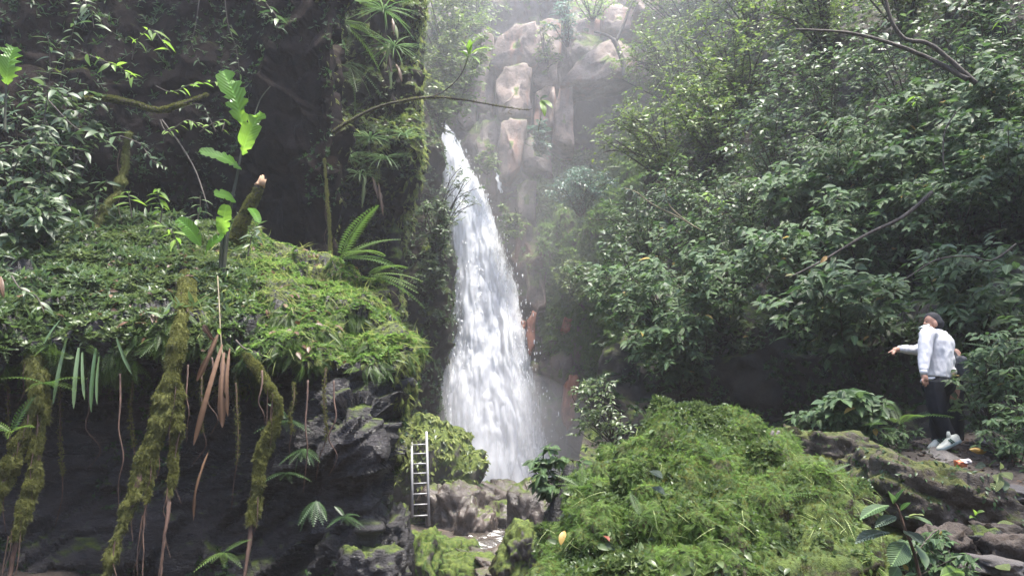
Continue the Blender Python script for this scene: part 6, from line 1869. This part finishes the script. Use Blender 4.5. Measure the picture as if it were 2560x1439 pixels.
# orange and white scrap
sc = empty('scrap', P(2408, 1156, 7.7)); tag(sc, 'crumpled orange and white scrap lying on the path', 'litter'); sco = np.array(sc.location)
M['scrap_o'] = plain_mat('orange_scrap', (0.55, 0.16, 0.06), 0.5); M['scrap_w'] = plain_mat('white_scrap', (0.7, 0.62, 0.6), 0.5)
V, T = rock_shape(P(2402, 1158, 7.7), (0.045, 0.05, 0.03), 3, 3, fac=0.4, ffreq=2.0)
obj('orange_side', mesh_np('orange_side', V - sco, T), M['scrap_o'], sc)
V, T = rock_shape(P(2414, 1153, 7.68), (0.04, 0.04, 0.022), 9, 3, fac=0.4, ffreq=2.0)
obj('white_side', mesh_np('white_side', V - sco, T), M['scrap_w'], sc)
# pale stubs on the moss boulder
for q, (px, lb) in enumerate(((1924, 'pale splintered stub leaning on top of the moss boulder'), (1936, 'second pale stub standing next to the leaning one'))):
    root = empty('wood_stub', P(px, 1108, 6.2)); tag(root, lb, 'stub', 'pale stubs on the moss boulder'); org = np.array(root.location)
    b = Bag(); tube(b, curve([P(px, 1112, 6.2), P(px + 4, 1095, 6.2), P(px + 9 + q * 2, 1076, 6.2)], 8), [0.022, 0.02, 0.012], 7, 0.5, 0.2); b.build('wood', M['slab'], root, org)
rl = empty('red_leaf', P(1518, 1345, 4.6)); tag(rl, 'small red leaf lying on the moss boulder', 'leaf'); hero_leaf(P(1508, 1338, 4.42), P(1524, 1352, 4.36), 0.028, (0.3, -0.6, 0.7), M['leaf_red'], rl, np.array(rl.location), name='blade', seed=4, stations=7)
rl = empty('dead_leaf', P(5, 720, 9.0)); tag(rl, 'rusty brown dead leaf hanging at the picture edge of the bank', 'leaf'); hero_leaf(P(2, 690, 8.8), P(10, 745, 8.75), 0.08, (0, -1, 0.2), M['leaf_dead'], rl, np.array(rl.location), name='blade', seed=5, stations=9, curl=0.5)
yl = empty('yellow_leaf', P(1408, 1335, 4.9)); tag(yl, 'yellowing leaf at the stream side of the moss boulder', 'leaf'); hero_leaf(P(1412, 1325, 4.85), P(1402, 1362, 4.8), 0.045, (-0.3, -0.9, 0.3), M['leaf_yellow'], yl, np.array(yl.location), name='blade', seed=6, stations=8)
for q, (px, py, lb) in enumerate(((1635, 1185, 'pale broad leaf on the upper face of the moss boulder'), (1640, 1225, 'second pale leaf under the first on the moss boulder'), (1690, 1395, 'whitish leaf low on the moss boulder'))):
    root = empty('pale_leaf', P(px, py, 4.75)); tag(root, lb, 'leaf', 'pale leaves on the moss boulder'); c = P(px, py, 4.72 - 0.1 * (q == 2) - 0.05)
    hero_leaf(c + [-0.03, -0.02, 0.02], c + [0.04, -0.05, -0.02], 0.06, norm(np.array([0.1, -0.6, 0.8])), M['leaf_silver'], root, np.array(root.location), name='blade', seed=7 + q, stations=8)

# ------------------------------------------------------------------ people
M['skin'] = plain_mat('skin', (0.36, 0.19, 0.125), 0.55, 0, 40, 0.1, 0.05)
M['hair'] = plain_mat('black_hair', (0.008, 0.007, 0.007), 0.5, 0, 90, 0.3, 0.6)
M['cloth_white'] = plain_mat('white_sweatshirt', (0.66, 0.645, 0.65), 0.9, 0, 120, 0.08, 0.25, 0.2)
M['cloth_dark'] = plain_mat('dark_trousers', (0.007, 0.008, 0.012), 0.9, 0, 100, 0.2, 0.25, 0.2)
M['shoe'] = plain_mat('cream_shoe', (0.60, 0.58, 0.48), 0.6, 0, 60, 0.1, 0.1)
M['stripe'] = plain_mat('green_stripe', (0.01, 0.09, 0.05), 0.6)
M['cap_dark'] = plain_mat('dark_cap', (0.010, 0.010, 0.013), 0.8, 0, 90, 0.2, 0.3)
M['cap_peak'] = plain_mat('pale_cap_peak', (0.55, 0.66, 0.62), 0.6)
M['bag'] = plain_mat('blue_grey_bag', (0.03, 0.032, 0.038), 0.6)
M['cloth_grey'] = plain_mat('dark_grey_top', (0.03, 0.028, 0.03), 0.9, 0, 100, 0.2, 0.3)

def blend(name, parts, mat, parent, org, voxel=0.012, smooth=6, noise=0.0):
    """one continuous surface from overlapping tapered tubes and balls"""
    b = Bag()
    for k in parts:
        if k[0] == 't':
            tube(b, curve(k[1], 16), k[2], 12)
        elif k[0] == 'e':
            iv, it = ico(3)
            R = np.eye(3) if len(k) < 4 else k[3]
            b.add((iv * np.asarray(k[2])) @ R.T + np.asarray(k[1]), it)
    me = b.mesh(name, org)
    o = bpy.data.objects.new(name, me)
    COL.objects.link(o)
    m = o.modifiers.new('remesh', 'REMESH'); m.mode = 'VOXEL'; m.voxel_size = voxel; m.use_smooth_shade = True
    s = o.modifiers.new('smooth', 'SMOOTH'); s.factor = 0.5; s.iterations = smooth
    dg = bpy.context.evaluated_depsgraph_get()
    me2 = bpy.data.meshes.new_from_object(o.evaluated_get(dg))
    bpy.data.objects.remove(o)
    bpy.data.meshes.remove(me)
    me2.name = name
    if noise:
        V = np.empty(len(me2.vertices) * 3, np.float32); me2.vertices.foreach_get('co', V); V = V.reshape(-1, 3)
        nn = np.empty(len(me2.vertices) * 3, np.float32); me2.vertices.foreach_get('normal', nn); nn = nn.reshape(-1, 3)
        f = 1 - np.abs(fbm(V * [9, 9, 5] + 3, 3, 9))
        V = V + nn * ((f - 0.6) * noise)[:, None]
        me2.vertices.foreach_set('co', V.astype(np.float32).ravel())
    me2.materials.clear()
    me2.materials.append(mat)
    me2.polygons.foreach_set('use_smooth', np.ones(len(me2.polygons), bool))
    o = obj(name, me2, mat, parent)
    return o

PD = 8.8
def W(px, py, dd=0.0):
    return P(px, py, PD + dd)
man = empty('person', W(2355, 1122)); tag(man, 'person in white sweatshirt and dark trousers pointing toward the waterfall', 'person'); mo = np.array(man.location)
def fingers(wrist, ends, r=0.0095, palm=0.04):
    out = []
    for q, (k1, tip) in enumerate(ends):
        out.append(('t', [wrist, (wrist + k1) / 2, k1, (k1 + tip) / 2, tip], [0.02, 0.015, r * 1.05, r, r * 0.8]))
    return out
# near arm hangs (left hand); far arm points
Ls, Le, Lw = W(2318, 838, -0.16), W(2312, 890, -0.2), W(2310, 932, -0.24)
Rs, Re, Rw = W(2345, 845, 0.2), W(2300, 872, 0.22), W(2250, 872, 0.16)
hn = W(2331, 806, -0.02)
body = [('t', [W(2343, 985), W(2344, 930), W(2342, 870), W(2336, 830)], [0.10, 0.11, 0.14, 0.1]),
        ('t', [W(2336, 830), W(2332, 815, -0.01), hn], [0.065, 0.058, 0.06]),
        ('e', hn + [-0.01, -0.01, 0.01], (0.086, 0.078, 0.105)), ('e', hn + [-0.055, -0.02, -0.045], (0.05, 0.052, 0.06)),
        ('e', hn + [-0.1, -0.02, -0.02], (0.02, 0.016, 0.022)), ('e', hn + [-0.012, -0.085, -0.03], (0.026, 0.014, 0.036)),
        ('t', [Ls, Le, Lw], [0.06, 0.045, 0.03]), ('t', [Rs, Re, Rw], [0.06, 0.045, 0.03]),
        ('t', [W(2342, 980, -0.07), W(2348, 1035, -0.06), W(2372, 1095, -0.05)], [0.06, 0.055, 0.045]), ('t', [W(2345, 980, 0.08), W(2342, 1035, 0.1), W(2346, 1100, 0.06)], [0.06, 0.055, 0.045])]
pL = W(2311, 942, -0.25)
body += [('t', [Lw, pL, W(2313, 950, -0.25)], [0.026, 0.034, 0.03])]
for q, (dx, dy) in enumerate(((-5, 964), (0, 967), (4, 966), (8, 962))):
    k1 = W(2310 + dx * 0.9, 952, -0.27 + 0.012 * q); tp = W(2312 + dx, dy, -0.25 + 0.014 * q)
    body.append(('t', [pL, k1, (k1 + tp) / 2 + [0.004, -0.006, 0], tp], [0.016, 0.0105, 0.0095, 0.007]))
body.append(('t', [pL + [0, -0.01, 0.02], W(2318, 943, -0.27), W(2320, 953, -0.27)], [0.016, 0.011, 0.008]))
pR = W(2240, 874, 0.14)
body += [('t', [Rw, pR, W(2234, 876, 0.13)], [0.026, 0.034, 0.03])]
body.append(('t', [pR, W(2232, 875, 0.12), W(2225, 879, 0.11), W(2219, 882, 0.10)], [0.016, 0.0105, 0.0095, 0.007]))
for q in range(3):
    k1 = W(2231 + q, 880 + q * 1.5, 0.12 + 0.012 * q); tp = W(2237 + q, 886 + q, 0.12 + 0.012 * q)
    body.append(('t', [pR, k1, W(2230 + q, 885 + q, 0.11 + 0.012 * q), tp], [0.016, 0.0105, 0.0095, 0.008]))
body.append(('t', [pR + [0, 0, 0.0], W(2234, 883, 0.08), W(2230, 886, 0.08)], [0.015, 0.011, 0.008]))
blend('body', body, M['skin'], man, mo, 0.008, 3)
# eyes, mouth and ear on the turned-away face
b = Bag(); iv, it = ico(2)
b.add(iv * [0.011, 0.012, 0.009] + hn + [-0.1, -0.055, 0.0], it); b.build('eye', M['hair'], man, mo)
b = Bag(); b.add(iv * [0.016, 0.012, 0.006] + hn + [-0.098, -0.045, -0.062], it); b.build('mouth', M['bark_red'], man, mo)
sweat = [('t', [W(2342, 946), W(2343, 925), W(2341, 890), W(2337, 855), W(2334, 832), W(2333, 824)], [0.165, 0.172, 0.178, 0.178, 0.135, 0.075]),
         ('e', W(2340, 862, 0.02), (0.2, 0.17, 0.17)), ('e', W(2344, 900, 0.0), (0.19, 0.16, 0.15)), ('e', W(2350, 930, 0.0), (0.175, 0.16, 0.1)),
         ('t', [W(2330, 836, -0.08), Ls, Le, Lw + [0, 0, 0.02]], [0.08, 0.088, 0.072, 0.046]), ('t', [W(2338, 848, 0.1), Rs, Re, Rw + [0.02, 0, 0]], [0.08, 0.085, 0.068, 0.044])]
blend('sweatshirt', sweat, M['cloth_white'], man, mo, 0.011, 4, 0.012)
b = Bag(); tube(b, [Lw + [0, 0, 0.035], Lw + [0, 0, 0.01], Lw + [0, 0, -0.02]], [0.046, 0.043, 0.04], 12); b.build('cuff', M['cloth_white'], man, mo)
b = Bag(); tube(b, [Rw + [0.035, 0, 0], Rw + [0.01, 0, 0], Rw + [-0.02, 0, 0]], [0.045, 0.042, 0.039], 12); b.build('cuff', M['cloth_white'], man, mo)
hem = catmull(np.array([W(2343, 950) + np.array([0.165 * math.cos(a), 0.13 * math.sin(a), 0.012 * math.sin(2 * a)]) for a in np.linspace(0, 2 * math.pi, 13)]), 40)
b = Bag(); tube(b, hem, 0.02, 7, cap=False); b.build('hem', M['cloth_white'], man, mo)
trous = [('t', [W(2343, 925), W(2344, 945), W(2345, 970)], [0.13, 0.15, 0.15]), ('e', W(2346, 962), (0.175, 0.19, 0.14)),
         ('t', [W(2337, 955, -0.07), W(2342, 1010, -0.08), W(2352, 1050, -0.07), W(2372, 1098, -0.05)], [0.115, 0.105, 0.09, 0.085]),
         ('t', [W(2352, 955, 0.08), W(2346, 1010, 0.1), W(2342, 1050, 0.1), W(2348, 1102, 0.07)], [0.115, 0.1, 0.085, 0.08])]
blend('trousers', trous, M['cloth_dark'], man, mo, 0.012, 4, 0.012)
# shoes: toe towards the falls
def shoe(heel, toe, parent, org):
    heel, toe = np.asarray(heel), np.asarray(toe)
    d = toe - heel; L_ = np.linalg.norm(d); y = d / L_; up = norm(np.array([0.15, 0, 1.0]) - y * (np.array([0.15, 0, 1.0]) @ y)); x = np.cross(y, up)
    root = empty('shoe', heel - org, parent)
    prof = [(0.0, 0.034, 0.055, 0.085), (0.1, 0.038, 0.07, 0.095), (0.28, 0.037, 0.065, 0.10), (0.42, 0.04, 0.055, 0.085), (0.6, 0.047, 0.04, 0.062), (0.8, 0.045, 0.03, 0.048), (0.93, 0.034, 0.024, 0.038), (1.0, 0.012, 0.018, 0.024)]
    V = []
    for (t, hw, hm, ht) in prof:
        for (cx, cz) in ((-1, 0.012), (-1.0, hm), (-0.6, ht * 0.92), (0, ht), (0.6, ht * 0.92), (1.0, hm), (1, 0.012)):
            V.append(y * (t * L_) + x * cx * hw + up * cz)
    T = grid_tris(len(prof), 7)
    cap0 = [(0, k, k + 1) for k in range(1, 6)]
    n0 = (len(prof) - 1) * 7
    cap1 = [(n0, n0 + k + 1, n0 + k) for k in range(1, 6)]
    me = mesh_np('upper', np.array(V), np.concatenate([T, cap0, cap1])); obj('upper', me, M['shoe'], root)
    V = []
    for (t, hw, hm, ht) in prof:
        for (cx, cz) in ((-1.08, 0.02), (-1.08, -0.012), (1.08, -0.012), (1.08, 0.02)):
            V.append(y * ((t * 1.04 - 0.02) * L_) + x * cx * hw + up * cz)
    T = grid_tris(len(prof), 4); n0 = (len(prof) - 1) * 4
    me = mesh_np('sole', np.array(V), np.concatenate([T, [(0, 1, 2), (0, 2, 3), (n0, n0 + 2, n0 + 1), (n0, n0 + 3, n0 + 2)]]), False); obj('sole', me, M['cap_peak'], root)
    b = Bag(); tube(b, [y * 0.36 * L_ + up * 0.07, y * 0.33 * L_ + up * 0.11, y * 0.30 * L_ + up * 0.145], [0.022, 0.024, 0.014], 7); b.build('tongue', M['shoe'], root)
    for k in range(2):
        t0 = 0.36 + 0.09 * k
        for s in (-1, 1):
            b = Bag(); a0 = y * (t0 - 0.02) * L_ + x * s * 0.047 + up * 0.025; a1 = y * (t0 + 0.08) * L_ + x * s * 0.036 + up * 0.078
            tube(b, [a0, (a0 + a1) / 2 + x * s * 0.004, a1], 0.0065, 5); b.build('stripe', M['stripe'], root)
    return root
shoe(W(2396, 1102, -0.1), W(2344, 1126, -0.2), man, mo)
shoe(W(2364, 1104, 0.08), W(2322, 1124, 0.0), man, mo)
# cap with a pale peak over the bowed head
cap = [('e', hn + [0.005, 0, 0.03], (0.098, 0.09, 0.095)), ('e', hn + [0.035, -0.015, -0.015], (0.085, 0.085, 0.085))]
blend('cap', cap, M['cap_dark'], man, mo, 0.01, 4)
V = []
for i, t in enumerate(np.linspace(-1, 1, 11)):
    for j, s in enumerate(np.linspace(0, 1, 5)):
        V.append(hn + np.array([-0.085 - 0.085 * s * math.sqrt(max(0, 1 - 0.75 * t * t)), 0.085 * t * (1 - 0.15 * s) - 0.01, -0.02 - 0.035 * s - 0.02 * t * t]))
V = np.array(V); V2 = V + [0, 0, -0.006]
T = grid_tris(11, 5)
rim = np.array([i * 5 + 4 for i in range(11)])
RT = []
for a, c in zip(rim[:-1], rim[1:]): RT += [(a, c, c + 55), (a, c + 55, a + 55)]
obj('cap_peak', mesh_np('cap_peak', np.concatenate([V, V2]) - mo, np.concatenate([T, T[:, ::-1] + 55, RT])), M['cap_peak'], man)
# second person mostly hidden behind
def W2(px, py, dd=0.0):
    return P(px, py, 9.35 + dd)
m2 = empty('person', W2(2385, 1105)); tag(m2, 'person in dark clothes half hidden behind the one in white', 'person'); o2 = np.array(m2.location)
h2 = W2(2347, 858)
blend('body', [('t', [W2(2372, 1000), W2(2372, 930), W2(2366, 900), W2(2360, 880)], [0.12, 0.13, 0.13, 0.1]), ('t', [W2(2360, 880), W2(2352, 868), h2], [0.06, 0.055, 0.06]), ('e', h2, (0.08, 0.085, 0.1)), ('e', h2 + [-0.05, 0, -0.04], (0.045, 0.05, 0.055)), ('e', h2 + [-0.092, 0, -0.015], (0.018, 0.015, 0.02)),
                ('t', [W2(2372, 878), W2(2394, 884, -0.05), W2(2386, 920, -0.1)], [0.05, 0.042, 0.03]), ('t', [W2(2386, 920, -0.1), W2(2382, 930, -0.1)], [0.03, 0.02]),
                ('t', [W2(2365, 970), W2(2366, 1040), W2(2372, 1100)], [0.1, 0.075, 0.05]), ('t', [W2(2385, 970), W2(2388, 1040), W2(2392, 1100)], [0.1, 0.075, 0.05])], M['skin'], m2, o2, 0.012, 3)
blend('hair', [('e', h2 + [0.02, 0, 0.03], (0.088, 0.092, 0.095))], M['hair'], m2, o2, 0.012, 3)
blend('shirt', [('t', [W2(2374, 950), W2(2371, 910), W2(2366, 890), W2(2362, 880)], [0.14, 0.14, 0.13, 0.09]), ('t', [W2(2366, 882), W2(2380, 880)], [0.07, 0.055])], M['cloth_grey'], m2, o2, 0.014, 4)
blend('trousers', [('e', W2(2375, 955), (0.15, 0.13, 0.12)), ('t', [W2(2366, 965), W2(2366, 1040), W2(2372, 1100)], [0.11, 0.09, 0.08]), ('t', [W2(2384, 965), W2(2388, 1040), W2(2392, 1100)], [0.11, 0.09, 0.08])], M['cloth_dark'], m2, o2, 0.014, 4, 0.01)
bg2 = empty('shoulder_bag', W2(2402, 950, -0.2)); tag(bg2, 'blue-grey bag on the hidden person behind the white sweatshirt', 'bag'); bgo = np.array(bg2.location)
V, T = rock_shape(W2(2400, 918, -0.15), (0.09, 0.07, 0.13), 7, 4, boxy=0.5, fac=0.12, fine=0.02)
obj('pouch', mesh_np('pouch', V - bgo, T), M['bag'], bg2)
b = Bag(); tube(b, curve([W2(2372, 880, -0.1), W2(2388, 890, -0.18), W2(2398, 905, -0.2)], 14), 0.012, 6); b.build('strap', M['bag'], bg2, bgo)

# ------------------------------------------------------------------ haze and spray
def air(name, density, color, aniso=0.2):
    k = NT(name)
    v = k.n('VolumePrincipled', {'Color': color + (1,), 'Density': density, 'Anisotropy': aniso})
    k.t.links.new(v.outputs[0], k.out.inputs['Volume'])
    return k.m
hz = Bag()
box(hz, (0, 22, 19), (240, 230, 44))
haze = hz.build('haze', air('haze', 0.0012, (0.93, 0.95, 1.0)))
tag(haze, 'pale damp haze filling the ravine', kind='stuff')
for px, py, d, r, dens, lb in ((1240, 1120, 30.5, (4.2, 2.2, 3.2), 0.13, 'spray cloud rising from the foot of the waterfall'),
                              (1230, 800, 30.0, (4.5, 3.2, 9.5), 0.012, 'thin spray drifting along the waterfall'),
                              (1400, 120, 29.0, (11.0, 8.0, 11.0), 0.0095, 'bright mist hanging before the top of the cliff')):
    c = P(px, py, d)
    iv, it = ico(4)
    o = obj('mist', mesh_np('mist', iv * np.array(r), it), air('mist', dens, (0.95, 0.95, 1.0)), None, c)
    tag(o, lb, kind='stuff')
